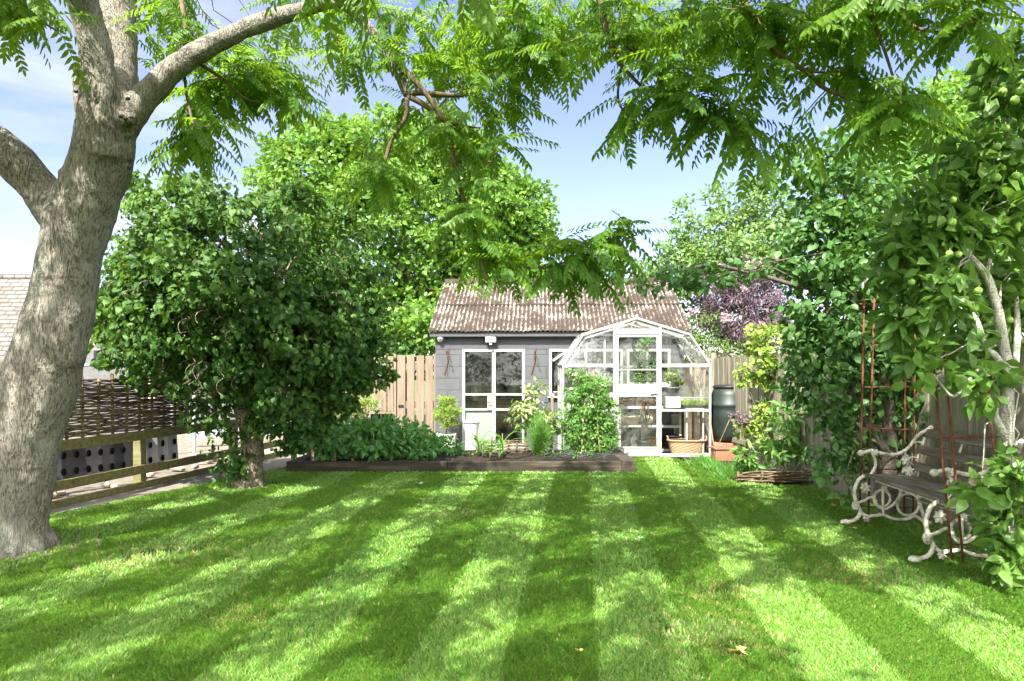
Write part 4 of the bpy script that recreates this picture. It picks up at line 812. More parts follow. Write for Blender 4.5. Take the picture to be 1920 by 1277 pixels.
    obj('shelf_board', q, M['fence_wood'], r)
    q = MB()
    for z in zs: q.bb(sx0, sx1, sy0 - .012, sy0 + .01, z - .045, z - .002)
    for x in (sx0 + .016, (sx0 + sx1) / 2 - .14, sx1 - .016): q.bb(x - .02, x + .02, sy0 + .011, sy0 + .04, 0, zs[0] - .046); q.bb(x - .02, x + .02, sy1 - .03, sy1, 0, zs[0] - .02)
    obj('shelf_frame', q, M['white'], r)
    def pot(name, label, cat, zx, z, rr, h, mat, lip=True, d_=13.2, group=None, top=1.25):
        c = (gx(zx, d_), d_, z); q = MB(); pr = [(rr * .72, 0), (rr * (.72 + .24 * .8), h * .8)] + ([(rr * 1.04, h * .8), (rr * 1.06, h), (rr * .92, h), (rr * .82, h * .75)] if lip else [(rr, h), (rr * .9, h), (rr * .8, h * .7)])
        return tag(obj(name, q.lathe(pr, c, 18), M[mat], None, True), label, cat, group)
    z1, z2, z3 = [z + .002 for z in zs]
    pot('flower_pot', 'left of two small terracotta pots on the greenhouse top shelf', 'pot', 580, z1, .075, .12, 'terracotta')
    pot('flower_pot', 'terracotta pot second from left on the greenhouse top shelf', 'pot', 625, z1, .075, .13, 'terracotta', d_=13.3)
    pot('bowl', 'wide shallow terracotta bowl on the greenhouse top shelf', 'bowl', 715, z1, .15, .11, 'terracotta')
    pot('flower_pot', 'terracotta pot on the top shelf nearest the greenhouse door post', 'pot', 785, z1, .09, .1, 'terracotta', d_=13.25)
    pot('mixing_bowl', 'wide cream bowl on the greenhouse middle shelf', 'bowl', 605, z2, .2, .17, 'cream')
    c = (gx(725, 13.2), 13.2, z2); r = thing('pumpkin_jar', 'round ribbed white pumpkin-shaped jar on the middle shelf', 'jar', c); q = MB()
    for k in range(9): a = k * 2 * math.pi / 9; q.ball((c[0] + .06 * math.cos(a), c[1] + .06 * math.sin(a), c[2] + .11), .08, 10, (1, 1, 1.35))
    obj('body', q, M['cream'], r, True); q = MB(); q.tube([(c[0], c[1], c[2] + .2), (c[0] + .01, c[1], c[2] + .26), (c[0] + .03, c[1], c[2] + .28)], [.022, .016, .014], 7); obj('stalk', q, M['grey_pot'], r, True)
    pot('flower_pot', 'tall terracotta pot beside the pumpkin jar on the middle shelf', 'pot', 800, z2, .1, .26, 'terracotta')
    pot('flower_pot', 'dark mottled pot on the middle shelf right of the door post', 'pot', 875, z2, .11, .25, 'grey_pot')
    pot('flower_pot', 'white tapered pot at the right end of the middle shelf', 'pot', 942, z2, .11, .19, 'white_pot')
    c = (gx(640, 13.15), 13.15, z3); r = thing('spray_bottle', 'white spray bottle with a green trigger on the bottom shelf', 'bottle', c); q = MB(); q.lathe([(.075, 0), (.08, .02), (.08, .16), (.03, .24), (.025, .27)], c, 14); obj('body', q, M['white_pot'], r, True)
    q = MB(); q.box((c[0] + .01, c[1], c[2] + .3), (.1, .035, .06)); q.box((c[0] - .03, c[1], c[2] + .26), (.015, .02, .07)); M['green_cap'] = rough_mat('green_plastic_cap', (.05, .25, .06), (.08, .33, .09), 5, .4); obj('trigger', q, M['green_cap'], r, bevel=.004)
    def basket(name, label, c, rx, ry, h, handle=False):
        r = thing(name, label, 'basket', c); q = MB(); n = 28; rows = 11
        vs, fs = [], []
        for j in range(rows + 1):
            f = j / rows
            for k in range(n):
                a = 2 * math.pi * k / n; wv = 1 + .012 * (1 if (k + j) % 2 else -1); s_ = (.78 + .22 * f) * wv; vs.append((c[0] + rx * s_ * math.copysign(abs(math.cos(a)) ** .8, math.cos(a)), c[1] + ry * s_ * math.copysign(abs(math.sin(a)) ** .8, math.sin(a)), c[2] + h * f))
        for j in range(rows):
            for k in range(n): fs.append((j * n + k, j * n + (k + 1) % n, (j + 1) * n + (k + 1) % n, (j + 1) * n + k))
        fs.append(tuple(range(n))[::-1]); q.add(vs, fs); o = obj('weave', q, M['wicker'], r); sm = o.modifiers.new('thick', 'SOLIDIFY'); sm.thickness = .012
        q = MB(); q.tube([(c[0] + rx * 1.01 * math.copysign(abs(math.cos(a)) ** .8, math.cos(a)), c[1] + ry * 1.01 * math.copysign(abs(math.sin(a)) ** .8, math.sin(a)), c[2] + h) for a in [i * 2 * math.pi / 30 for i in range(31)]], .016, 6, False); obj('rim', q, M['wicker'], r, True)
        if handle:
            for s_ in (-1, 1):
                q = MB(); q.tube([(c[0] + s_ * rx, c[1] - .07, c[2] + h), (c[0] + s_ * rx * 1.03, c[1] - .04, c[2] + h + .07), (c[0] + s_ * rx * 1.03, c[1] + .04, c[2] + h + .07), (c[0] + s_ * rx, c[1] + .07, c[2] + h)], .011, 6); obj('handle', q, M['wicker'], r, True)
    basket('wicker_basket', 'pale round basket on the bottom shelf of the greenhouse', (gx(770, 13.2), 13.2, z3), .16, .14, .2)
    basket('laundry_basket', 'large oval wicker basket on the greenhouse floor behind the open front panel', (gx(1030, 12.62), 12.66, .006), .33, .19, .27, True)
    c = (gx(935, 13.0), 13.12, z3); q = MB(); tag(obj('bucket', q.lathe([(.13, 0), (.16, .22), (.175, .22), (.175, .24), (.15, .24), (.14, .1)], c, 18), M['black'], None, True), 'black bucket at the right end of the bottom shelf', 'bucket')
    c = (gx(1095, 12.98), 12.98, .006); q = MB(); q.bb(c[0] - .2, c[0] + .2, c[1] - .12, c[1] + .12, .006, .2); q.bb(c[0] - .22, c[0] + .22, c[1] - .14, c[1] + .14, .2, .25); tag(obj('planter', q, M['terracotta'], bevel=.012), 'rectangular terracotta trough behind the large wicker basket', 'planter')
    # staging shelf at right with seed tray and potted plant
    stx0, stx1, stz = gx(985, 12.9), GX + 1.2, .84; r = thing('staging_shelf', 'narrow shelf along the right side of the greenhouse', 'shelf', (stx0, 12.9, stz)); q = MB(); q.bb(stx0, stx1, 12.5, 13.3, stz - .02, stz); obj('shelf_board', q, M['alu'], r)
    for yy in (12.55, 13.25):
        q = MB(); q.bb(stx1 - .03, stx1, yy - .015, yy + .015, .004, stz - .02); obj('leg', q, M['alu'], r); q = MB(); q.bb(stx0, stx0 + .03, yy - .015, yy + .015, .004, stz - .02); obj('leg', q, M['alu'], r)
    c = V3(gx(1085, 12.75), 12.75, stz + .002); r = thing('seed_tray', 'seed tray of bright green seedlings on the right greenhouse shelf', 'tray', c); q = MB(); q.bb(c[0] - .24, c[0] + .22, c[1] - .12, c[1] + .12, c[2], c[2] + .05); obj('tray', q, M['black'], r, bevel=.006)
    n = 500; p = np.stack([rng.uniform(c[0] - .22, c[0] + .2, n), rng.uniform(c[1] - .11, c[1] + .11, n), np.full(n, c[2] + .045)], 1); leaves('seedlings', [T_hex(.3, .1)], p, unit(n) * .5 + V3(0, 0, 1), unit(n) + V3(0, -1, 0), rng.uniform(.05, .13, n), M['lime'], r)
    def potted(name, label, c, rr, h, pm, blobs, cr_, per, lf, lm, tpl, **k):
        r = thing(name, label, 'potted plant', c); q = MB(); q.lathe([(rr * .72, 0), (rr * .95, h * .85), (rr * 1.05, h * .85), (rr * 1.05, h), (rr * .9, h), (rr * .86, h * .86), (.01, h * .85)], c, 18); obj('pot', q, M[pm], r, True)
        q = MB()
        for b in blobs: q.tube(wobble((c[0], c[1], c[2] + h * .8), b[0], 5, .04), [.009, .008, .007, .005, .004], 6)
        obj('stem', q, M['twig'], r, True); foliage(r, blobs, cr_, per, lf, M[lm], tpl, **k); return r
    c = V3(gx(920, 12.72), 12.72, stz + .2)
    q = MB(); q.bb(c[0] - .13, c[0] + .13, c[1] - .1, c[1] + .1, stz + .002, stz + .198); tag(obj('storage_box', q, M['white_pot'], bevel=.01), 'pale upturned box under the grey pot on the right shelf', 'box')
    potted('pelargonium', 'leafy plant in a grey pot behind the right greenhouse glass', c, .13, .17, 'grey_pot', [(c + V3(0, 0, .36), (.12, .1, .14), 9), (c + V3(.05, 0, .26), (.1, .08, .08), 5)], .07, 9, .085, 'lime', PL)
    c = V3(gx(700, 12.95), 12.82, .006)
    potted('tomato_plant', 'tall thin tomato plant on a cane inside the greenhouse door', c, .14, .25, 'black', [(V3(gx(zx, 12.82), 12.82, gzz(zy, 12.82)), (.13, .1, .12), 6) for zx, zy in ((720, 570), (690, 510), (740, 480), (700, 430), (725, 380), (715, 310), (725, 255), (680, 590))], .08, 12, .06, 'pea', LS)
    c = V3(gx(535, 12.9), 12.95, z1)
    potted('herb_pot', 'trailing green plant in a small pot at the left end of the top shelf', c, .07, .1, 'terracotta', [(c + V3(0, 0, .3), (.09, .08, .17), 9), (c + V3(0, -.12, -.12), (.07, .05, .2), 8)], .06, 10, .05, 'pea', LS)
    q = MB(); c = (gx(1030, 13.45), 13.3, gzz(690, 13.3)); q.bb(c[0] - .25, c[0] + .16, 13.2, 13.42, stz + .002, stz + .15); q.bb(c[0] - .26, c[0] + .17, 13.19, 13.43, stz + .15, stz + .17); tag(obj('storage_box', q, M['white_pot'], bevel=.01), 'white lidded storage box at the back of the right greenhouse shelf', 'box')
greenhouse()
q = MB(); q.bb(3.35, 3.75, 15.2, 15.5, -.03, 1.75); q.bb(3.35, 6, 15.5, 15.8, -.03, 1.75); tag(obj('stone_wall', q, M['rubble']), 'honey-coloured rubble stone wall seen through the greenhouse glass', 'wall')

# ------------------------------------------------------------------ raised bed and its plants
def bed():
    t = thing('raised_bed', 'long raised vegetable bed edged with dark timber sleepers', 'raised bed', (-.7, 11.2, 0))
    y0, y1, x0, x1, h = 10.55, 12.15, -3.31, 1.82, .155
    for a, b in ((x0, -.95), (-.945, x1 - .21)):
        m = MB(); m.bb(a, b, y0, y0 + .12, -.03, h + random.uniform(-.004, .004)); obj('sleeper', m, M['sleeper'], t, bevel=.01)
    m = MB(); m.bb(x1 - .205, x1, y0 - .006, y1, -.03, h + .012); obj('sleeper', m, M['sleeper'], t, bevel=.01)
    m = MB(); m.bb(x0 - .006, x0 + .2, y0 + .125, y1, -.03, h - .005); obj('sleeper', m, M['sleeper'], t, bevel=.01)
    m = MB(); m.bb(x0 + .2, x1 - .21, y1 - .1, y1, -.03, h); obj('sleeper', m, M['sleeper'], t, bevel=.01)
    nx, ny = 150, 44; X_, Y_ = np.meshgrid(np.linspace(x0 + .2, x1 - .205, nx), np.linspace(y0 + .12, y1 - .1, ny)); Zs = .12 + .03 * smooth_noise(X_, Y_, 4, 3) + .022 * smooth_noise(X_, Y_, 16, 6) + rng.normal(0, .009, X_.shape) + .05 * np.sin(np.pi * (Y_ - y0) / (y1 - y0))
    V = np.stack([X_, Y_, Zs], 2).reshape(-1, 3); i, j = np.meshgrid(np.arange(nx - 1), np.arange(ny - 1)); o = (j * nx + i).ravel(); npmesh('soil', V, np.stack([o, o + 1, o + nx + 1, o + nx], 1), M['soil'], t)
bed()
BZ = .14
def plant(name, label, cat, c, blobs, cr_, per, lf, lm, tpl, group=None, stems=True, **k):
    r = thing(name, label, cat, c, group); q = MB()
    for b in blobs: q.tube(wobble(c, b[0], 5, .06), list(np.linspace(.008, .003, 5)), 5)
    if stems:
        for i in range(4): a = i * 1.6 + c[0]; q.tube(wobble(c, np.array(c) + V3(math.cos(a) * .1, math.sin(a) * .1, .22), 4, .08), [.006, .005, .004, .003], 5)
    M.setdefault('stem', rough_mat('green_stem', (.08, .13, .04), (.16, .22, .07), 14, .7)); obj('stem', q, M['stem'], r, True); foliage(r, blobs, cr_, per, lf, M[lm], tpl, **k); return r
PT = [T_simple(.55, .15, .3, 1), T_simple(.6, .2, .2, 1)]
protos = []
for i in range(4):
    c = V3(0, -30 - i, 0); protos.append(plant('potato_plant', 'x', 'plant', c, [(c + V3(0, 0, .24), (.26, .26, .2), 26), (c + V3(.1, -.1, .16), (.22, .2, .12), 10)], .1, 10, .1, 'potato', PT, 'potato plants in the raised bed', droop=.25, rmin=.4))
spots = []
for row, (yy, xs) in enumerate(((10.92, (-2.85, -2.5, -2.1, -1.72, -1.35)), (11.3, (-2.95, -2.6, -2.2, -1.8, -1.42, -1.05)), (11.7, (-2.75, -2.35, -1.95, -1.55, -1.2)))):
    for x in xs: spots.append((x + random.uniform(-.05, .05), yy + random.uniform(-.05, .05), row))
for i, (x, y, row) in enumerate(spots):
    fr = 'front' if row == 0 else 'middle' if row == 1 else 'back'
    sc_ = random.uniform(.9, 1.15) * (.62 if x > -1.25 else .85 if x > -1.75 else 1) * (1.35 if row and -2.6 < x < -1.6 else 1.1)
    lab = 'leafy green potato plant in the %s row at the left of the raised bed' % fr
    if i < 4:
        o = protos[i]; o.location = (x, y, BZ); o.rotation_euler.z = random.uniform(0, 6.28); o.scale = (sc_,) * 3; o['label'] = lab
    else: dup(protos[i % 4], (x, y, BZ), lab, random.uniform(0, 6.28), sc_)
# stakes at the bed front left and among the beans
for px, y0, y1, d, lab in ((586, 868, 836, 10.75, 'short thin wooden stake at the left end of the raised bed'), (627, 867, 838, 10.75, 'short pale stake in front of the potato plants, second from the bed end'), (661, 866, 828, 10.75, 'short pale stake in front of the potato plants, third from the bed end'), (985, 850, 742, 11.9, 'tall pale stake left of the variegated shrub in the bed'), (1034, 850, 742, 11.9, 'tall pale stake between the variegated shrub and the sweet peas')):
    a, b = P(px, y0, d), P(px + 1, y1, d); q = MB(); q.bar(a - V3(0, 0, .08), b, .045, .03, (0, 1, 0)); tag(obj('garden_stake', q, M['pale_wood'], bevel=.003), lab, 'stake', 'wooden stakes in the bed')
q = MB(); a, b = P(1020, 850, 11.85), P(1018, 755, 11.85); q.tube([a, b], .014, 7); q.tube([b + V3(-.07, 0, 0), b + V3(.09, 0, .005)], .016, 7); tag(obj('garden_fork_handle', q, M['grey_pot'], None, True), 'grey T-shaped tool handle standing up among the variegated leaves', 'tool')
c = P(1005, 846, 11.8); plant('variegated_shrub', 'cream and green variegated shrub in the bed in front of the shed window', 'shrub', c, [(P(985, 775, 11.8), (.26, .2, .22), 30), (P(1015, 790, 11.8), (.26, .2, .25), 32), (P(1005, 735, 11.8), (.16, .12, .16), 7), (P(985, 730, 11.8), (.06, .06, .1), 2), (P(1040, 800, 11.85), (.15, .12, .25), 10)], .1, 12, .085, 'varieg', AL, rmin=.2)
c = P(1008, 862, 11.1); c[2] = BZ; n = 3600; q = thing('asparagus_fern', 'feathery bright green ferny plant at the middle of the raised bed', 'plant', c); mb = MB(); Pp, Dd = [], []
for i in range(30):
    a = rng.uniform(0, 6.28); e = c + V3(math.cos(a) * rng.uniform(.03, .3), math.sin(a) * rng.uniform(.03, .22), rng.uniform(.3, .68)); w_ = wobble(c + V3(rng.normal(0, .04), rng.normal(0, .04), 0), e, 6, .04); mb.tube(w_, list(np.linspace(.005, .002, 6)), 4)
    for k in range(n // 30): f = rng.uniform(.2, 1.0); p = c + (e - c) * f; p = p + rng.normal(0, .025, 3); Pp.append(p); Dd.append((e - c) * .5 + unit(1)[0] * .4)
obj('stem', mb, M['stem'], q); leaves('foliage', [T_simple(.06, 0, .3, 1)], np.array(Pp), np.array(Dd), unit(len(Pp)) + V3(0, 0, .5), rng.uniform(.05, .12, len(Pp)), M['fern'], q)
c = P(1105, 850, 11.65); c[2] = BZ; pe = plant('sweet_pea', 'tall bushy sweet pea column climbing in front of the greenhouse', 'climber', c, [(P(1105, 745, 11.65), (.37, .25, .38), 120), (P(1085, 800, 11.65), (.34, .25, .38), 110), (P(1130, 810, 11.65), (.24, .2, .38), 80), (P(1100, 845, 11.6), (.38, .22, .12), 22), (P(1080, 700, 11.65), (.1, .1, .14), 6), (P(1125, 712, 11.65), (.14, .1, .1), 6), (P(1140, 760, 11.6), (.1, .1, .2), 7)], .1, 30, .055, 'pea', LS + [T_simple(.2, .1, .4, 1)], rmin=.3, spread=1.2)
fl = [(P(x, y, 11.38), (.01, .01, .01), 1) for x, y in ((1068, 730), (1066, 762), (1122, 696), (1130, 725), (1095, 790), (1145, 742), (1078, 700), (1108, 760))]; 
for b_ in fl: foliage(pe, [b_], .03, 7, .04, M['flower_white'], [T_hex(1, .2)], 'flower')
q = MB()
for k in range(6): a = k * 1.047; q.tube([c + V3(.3 * math.cos(a), .22 * math.sin(a), 0), c + V3(.1 * math.cos(a), .08 * math.sin(a), 1.35)], .008, 5)
obj('cane_wigwam', q, M['wattle_pale'], pe)
# sweetcorn seedlings
def corn(c, s, label):
    r = thing('sweetcorn', label, 'plant', c, 'young sweetcorn plants'); Vv, Q, o = [], [], 0
    for i in range(7):
        a = i * 2.3 + s; L_ = rng.uniform(.22, .36) * s; h = .05 + .03 * i
        for k in range(7):
            f = k / 6; rr = L_ * .75 * f; z = h + L_ * (1.2 * f - .95 * f * f); wd = .02 * math.sin(math.pi * min(1, .12 + f * .88)) + .001; u = V3(math.cos(a), math.sin(a), 0); sd = V3(-math.sin(a), math.cos(a), 0); p = np.array(c) + u * rr + V3(0, 0, z); Vv += [p + sd * wd + V3(0, 0, .006), p, p - sd * wd + V3(0, 0, .006)]
        for k in range(6): b = o + 3 * k; Q += [(b, b + 1, b + 4, b + 3), (b + 1, b + 2, b + 5, b + 4)]
        o += 21
    npmesh('foliage', np.array(Vv), np.array(Q), M['fern'], r, np.full(len(Vv), .6)); q = MB(); q.tube([c, np.array(c) + V3(0, 0, .25 * s)], [.012, .006], 6); obj('stem', q, M['stem'], r, True)
for px, py, d, s, lab in ((897, 850, 11.3, 1.5, 'arching sweetcorn plant in the bed left of the low woven hurdle'), (942, 852, 11.2, 1.5, 'upright sweetcorn plant in front of the low woven hurdle'), (919, 858, 10.95, .6, 'small sweetcorn seedling near the bed front'), (936, 860, 10.9, .65, 'small sweetcorn seedling just left of the ferny plant'), (905, 856, 11.1, .7, 'short sweetcorn seedling between the taller two')):
    cc = P(px, py, d); cc[2] = BZ; corn(cc, s, lab)
def hurdle(name, label, a, b, z0, z1, n_rods, pitch, rr, mat, up=.02, cat='hurdle', over=.06):
    """woven panel from a to b on the ground plan: uprights and horizontal rods passing in front of and behind them"""
    a, b = np.array(a, float), np.array(b, float); ln = np.linalg.norm(b - a); u = (b - a) / ln; nr = np.array([-u[1], u[0]]); k = max(2, int(round(ln / pitch)))
    r = thing(name, label, cat, (a[0], a[1], z0)); m = MB()
    for i in range(k + 1): p = a + u * ln * i / k; lean = rng.normal(0, .012, 2); m.tube([(p[0], p[1], z0 - up), (p[0] + lean[0], p[1] + lean[1], z1 + rng.uniform(0, over))], rr * 1.5, 7); obj('upright', m, M[mat], r, True); m = MB()
    m = MB()
    for j in range(n_rods):
        z = z0 + (z1 - z0) * (j + .5) / n_rods; s = 1 if j % 2 else -1; pts = []; ph = rng.uniform(0, 6)
        e0, e1 = rng.uniform(-.06, .06), rng.uniform(-.06, .06)
        for i in range(2 * k + 1):
            f = i / (2 * k); off = s * math.cos(math.pi * i / 2) * rr * 1.9 if i % 2 == 0 else 0
            off = s * (1 if (i // 2) % 2 == 0 else -1) * rr * 1.9 if i % 2 == 0 else 0
            p = a + u * (ln * f + (e0 if i == 0 else e1 if i == 2 * k else 0)) + nr * off; pts.append((p[0], p[1], z + .35 * rr * math.sin(i * .9 + ph) + rng.normal(0, rr * .3)))
        m.tube(pts, rr * rng.uniform(.7, 1.05), 5)
    obj('woven_rod', m, M[mat], r, True); return r
a, b = P(905, 850, 11.75), P(985, 850, 11.75); hurdle('woven_edging', 'low dark woven hurdle in the bed in front of the shed door', a[:2], b[:2], .15, .36, 9, .14, .01, 'wattle', cat='edging')
# bird netting laid over seedlings
q = MB(); nx, ny = 30, 9; x0, x1, y0, y1 = .48, 1.55, 10.75, 11.35
q.add([(x0 + (x1 - x0) * i / nx, y0 + (y1 - y0) * j / ny, .15 + .11 * math.sin(math.pi * j / ny) ** .7 * (.75 + .25 * math.sin(i * .7)) + random.uniform(-.008, .008)) for j in range(ny + 1) for i in range(nx + 1)], [(j * (nx + 1) + i, j * (nx + 1) + i + 1, (j + 1) * (nx + 1) + i + 1, (j + 1) * (nx + 1) + i) for j in range(ny) for i in range(nx)])
o = obj('garden_netting', q, M['green_plastic']); wf = o.modifiers.new('wire', 'WIREFRAME'); wf.thickness = .005; tag(o, 'low tunnel of dark green netting at the right end of the raised bed', 'netting')
for i, (px, py) in enumerate(((1040, 856), (1075, 858), (1110, 855), (860, 856), (880, 851))):
    c = P(px, py, 11 + .1 * i); c[2] = BZ; plant('seedling', ['small seedling under the left of the netting', 'small seedling under the middle of the netting', 'small seedling under the right of the netting', 'low yellow-green seedling on bare soil beside the potato plants', 'low seedling on bare soil left of the sweetcorn'][i], 'seedling', c, [(c + V3(0, 0, .06), (.1, .07, .04), 5)], .04, 8, .05, 'pea' if i < 3 else 'lime', LS, 'seedlings in the bed', False)
# flowering plants behind the potatoes, by the gate
c = P(690, 840, 12.6); c[2] = .0; plant('spurge', 'yellow-green flowering spurge between the hazel and the gate', 'plant', c, [(P(660, 775, 12.6), (.28, .2, .2), 18), (P(690, 752, 12.6), (.2, .16, .14), 12), (P(640, 800, 12.6), (.26, .2, .2), 12)], .1, 16, .06, 'lime', LS, rmin=.2)
c = P(730, 830, 12.4); c[2] = 0; ro = plant('rose_bush', 'small bush with dark leaves and one red bloom behind the potato plants', 'shrub', c, [(P(715, 798, 12.4), (.3, .2, .16), 16), (P(680, 800, 12.4), (.2, .2, .16), 10)], .09, 14, .05, 'shrub', LS); q = MB(); q.ball(P(686, 785, 12.2), .03, 8); M['red'] = rough_mat('red_petal', (.35, .03, .04), (.5, .06, .07), 20); obj('bloom', q, M['red'], ro, True)

# ------------------------------------------------------------------ beside the shed: gate, planter, bin
def gate():
    d = 13.9; t = thing('wooden_gate', 'new pale timber board gate left of the shed', 'gate', P(750, 842, d)); s = F / d
    def bx(x0, x1, y0, y1, ya, yb, mb): mb.bb((x0 - 960) / s, (x1 - 960) / s, d + ya, d + yb, CH - (y1 - HZ) / s, CH - (y0 - HZ) / s)
    xs = [(745, 760), (763, 777), (781, 795), (798, 812)]; b = MB()
    for i, (x0, x1) in enumerate(xs): bx(x0, x1, 666 + i * .3, 838, -.012, .012, b)
    gp = obj('board', b, M['pale_wood'], t, bevel=.003); b = MB()
    bx(744, 813, 682, 694, .013, .05, b); bx(744, 813, 752, 766, .013, .05, b); bx(744, 813, 812, 824, .013, .05, b); obj('batten', b, M['pale_wood'], t)
    b = MB(); bx(813.5, 817.5, 664, 842, -.02, .07, b); bx(739, 743, 664, 842, -.02, .07, b); obj('post', b, M['pale_wood'], t)
    b = MB(); bx(747, 757, 759, 763, -.03, -.013, b); obj('latch', b, M['black'], t)
    t2 = thing('board_screen', 'pale vertical board screen with a dark opening left of the gate', 'fence', P(705, 842, d)); b = MB()
    for x0, x1 in ((686, 696), (699, 711), (714, 724), (727, 738)): bx(x0, x1, 668, 772, -.01, .012, b)
    obj('board', b, M['pale_wood'], t2, bevel=.003); b = MB(); bx(684, 739, 772.5, 776, -.02, .05, b); bx(684, 688, 777, 842, -.02, .05, b); bx(684, 738, 690, 702, .013, .05, b); obj('rail', b, M['pale_wood'], t2)
    b = MB(); bx(689, 737, 777, 842, .3, .34, b); obj('opening_shade', b, M['black'], t2)  # black sheet put in for the shade inside the opening
gate()
def potbush():
    d = 13.25; c = P(836, 850, d); c[2] = 0; r = thing('potted_conifer', 'small bright conifer in a square white pot by the shed corner', 'potted plant', c); m = MB()
    z1 = .34; a, b = .15, .19; m.add([(c[0] + sx * a, c[1] + sy * a, 0) for sx, sy in ((-1, -1), (1, -1), (1, 1), (-1, 1))] + [(c[0] + sx * b, c[1] + sy * b, z1) for sx, sy in ((-1, -1), (1, -1), (1, 1), (-1, 1))] + [(c[0] + sx * .16, c[1] + sy * .16, z1) for sx, sy in ((-1, -1), (1, -1), (1, 1), (-1, 1))] + [(c[0] + sx * .15, c[1] + sy * .15, z1 - .04) for sx, sy in ((-1, -1), (1, -1), (1, 1), (-1, 1))], [(3, 2, 1, 0)] + [(i + o, (i + 1) % 4 + o, (i + 1) % 4 + o + 4, i + o + 4) for o in (0, 4, 8) for i in range(4)] + [(12, 13, 14, 15)])
    obj('pot', m, M['white_pot'], r, bevel=.006); m = MB(); m.tube([c + V3(0, 0, .3), c + V3(.02, 0, .5), c + V3(0, 0, .85)], [.018, .016, .006], 7); obj('trunk', m, M['twig'], r, True)
    foliage(r, [(c + V3(.02, 0, .66), (.2, .18, .2), 70), (c + V3(.03, 0, .88), (.14, .12, .15), 34)], .07, 34, .06, M['lime'], [T_simple(.25, .1, .1, 1)], droop=-.5, rmin=.2)
potbush()
def lidbin():
    d = 13.2; c = P(884, 848, d); c[2] = 0; r = thing('lidded_bin', 'white lidded bin in front of the lower left door pane', 'bin', c); m = MB(); m.lathe([(.11, 0), (.13, .04), (.11, .2), (.115, .36), (.14, .5), (.145, .54)], c, 22); obj('body', m, M['white_pot'], r, True)
    m = MB(); m.lathe([(.155, .54), (.163, .556), (.15, .578), (.08, .6), (.02, .605)], c, 22); obj('lid', m, M['white_pot'], r, True)
lidbin()
# water butt and planter to the right of the greenhouse
def butt():
    d = 12.75; x = (1368 - 960) / F * d; r = thing('water_butt', 'dark green plastic water butt between the greenhouse and the fence', 'water butt', (x, d, .27)); m = MB(); c = (x, d, .27)
    m.lathe([(.27, 0), (.3, .1), (.335, .4), (.34, .52), (.33, .58), (.345, .6), (.345, .64), (.33, .66), (.31, .8), (.27, .92)], c, 28); obj('barrel', m, M['green_plastic'], r, True); m = MB(); m.lathe([(.285, .92), (.29, .95), (.25, .975), (.02, .985)], c, 28); obj('lid', m, M['black'], r, True)
    m = MB(); m.tube([(x, d - .33, .42), (x, d - .4, .42), (x, d - .41, .38)], .018, 8); obj('tap', m, M['black'], r, True)
    n = 0; labs = 'brick block supporting the water butt'
    for z in range(3):
        for k in range(3): m = MB(); m.box((x - .25 + k * .225 + (.05 if z % 2 else 0), d - .12, .04 + z * .08), (.215, .3, .072)); tag(obj('brick', m, M['brick'], bevel=.006), 'red brick in the %s course under the water butt' % ('bottom', 'middle', 'top')[z], 'brick', 'bricks under the water butt')
butt()

# ------------------------------------------------------------------ right border: edging and plants
c0, c1 = P(1385, 905, 9.5), P(1580, 903, 9.5)
hurdle('wattle_edging', 'low woven wattle edging round the border near the far bench end', c0[:2], (c1[0] - .2, c1[1] + .1), .0, .15, 7, .3, .013, 'wattle', cat='edging', over=.02)
sheet('border_soil', [(2.98, 9.62), (3.5, 9.5), (4.0, 9.5), (3.85, 12.5), (2.85, 12.5), (2.95, 11.4)], .012, M['soil'])
c = P(1480, 885, 9.9); c[2] = 0
plant('peony', 'broad-leaved bright green peony clump in the right border', 'plant', c, [(P(1480, 815, 9.9), (.3, .24, .24), 24), (P(1455, 845, 9.8), (.26, .2, .16), 16), (P(1505, 840, 9.9), (.22, .2, .2), 14), (P(1470, 775, 9.9), (.16, .14, .16), 9), (P(1400, 860, 9.9), (.18, .16, .14), 10)], .1, 9, .13, 'pea', [T_simple(.34, .2, .3, 2)], droop=.15, rmin=.2)
c = P(1440, 850, 10.9); c[2] = 0
plant('climbing_rose', 'tall airy pale green climbing rose against the fence', 'climber', c, [(P(1440, 700, 10.9), (.26, .2, .3), 22), (P(1420, 640, 10.9), (.16, .14, .26), 11), (P(1460, 620, 10.9), (.12, .1, .2), 7), (P(1395, 700, 10.9), (.16, .14, .14), 7), (P(1450, 770, 10.9), (.24, .2, .2), 13), (P(1410, 805, 10.8), (.2, .16, .14), 14), (P(1500, 740, 10.9), (.2, .16, .2), 12), (P(1430, 660, 10.7), (.22, .16, .34), 24)], .11, 15, .075, 'lime', PL, rmin=.1)
c = P(1395, 850, 10.6); c[2] = 0
plant('purple_sedge', 'reddish purple-leaved plant beside the water butt', 'plant', c, [(P(1395, 785, 10.6), (.2, .15, .12), 12)], .09, 14, .05, 'elder', LS)
def grassy(label, c, n, h, sp, mat):
    r = thing('ornamental_grass', label, 'plant', c, 'grassy clumps along the border'); p = np.array(c) + np.stack([rng.normal(0, sp * .4, n), rng.normal(0, sp * .4, n), np.zeros(n)], 1); dd = np.stack([rng.normal(0, .4, n), rng.normal(0, .4, n), np.ones(n)], 1); o = leaves('foliage', [T_simple(.05, .1, .5, 2)], p, dd, unit(n) * .3 + dd[:, [1, 0, 2]] * V3(1, 1, 0) + V3(.01, 0, .2), rng.uniform(.6, 1.1, n) * h, M[mat], r); return r
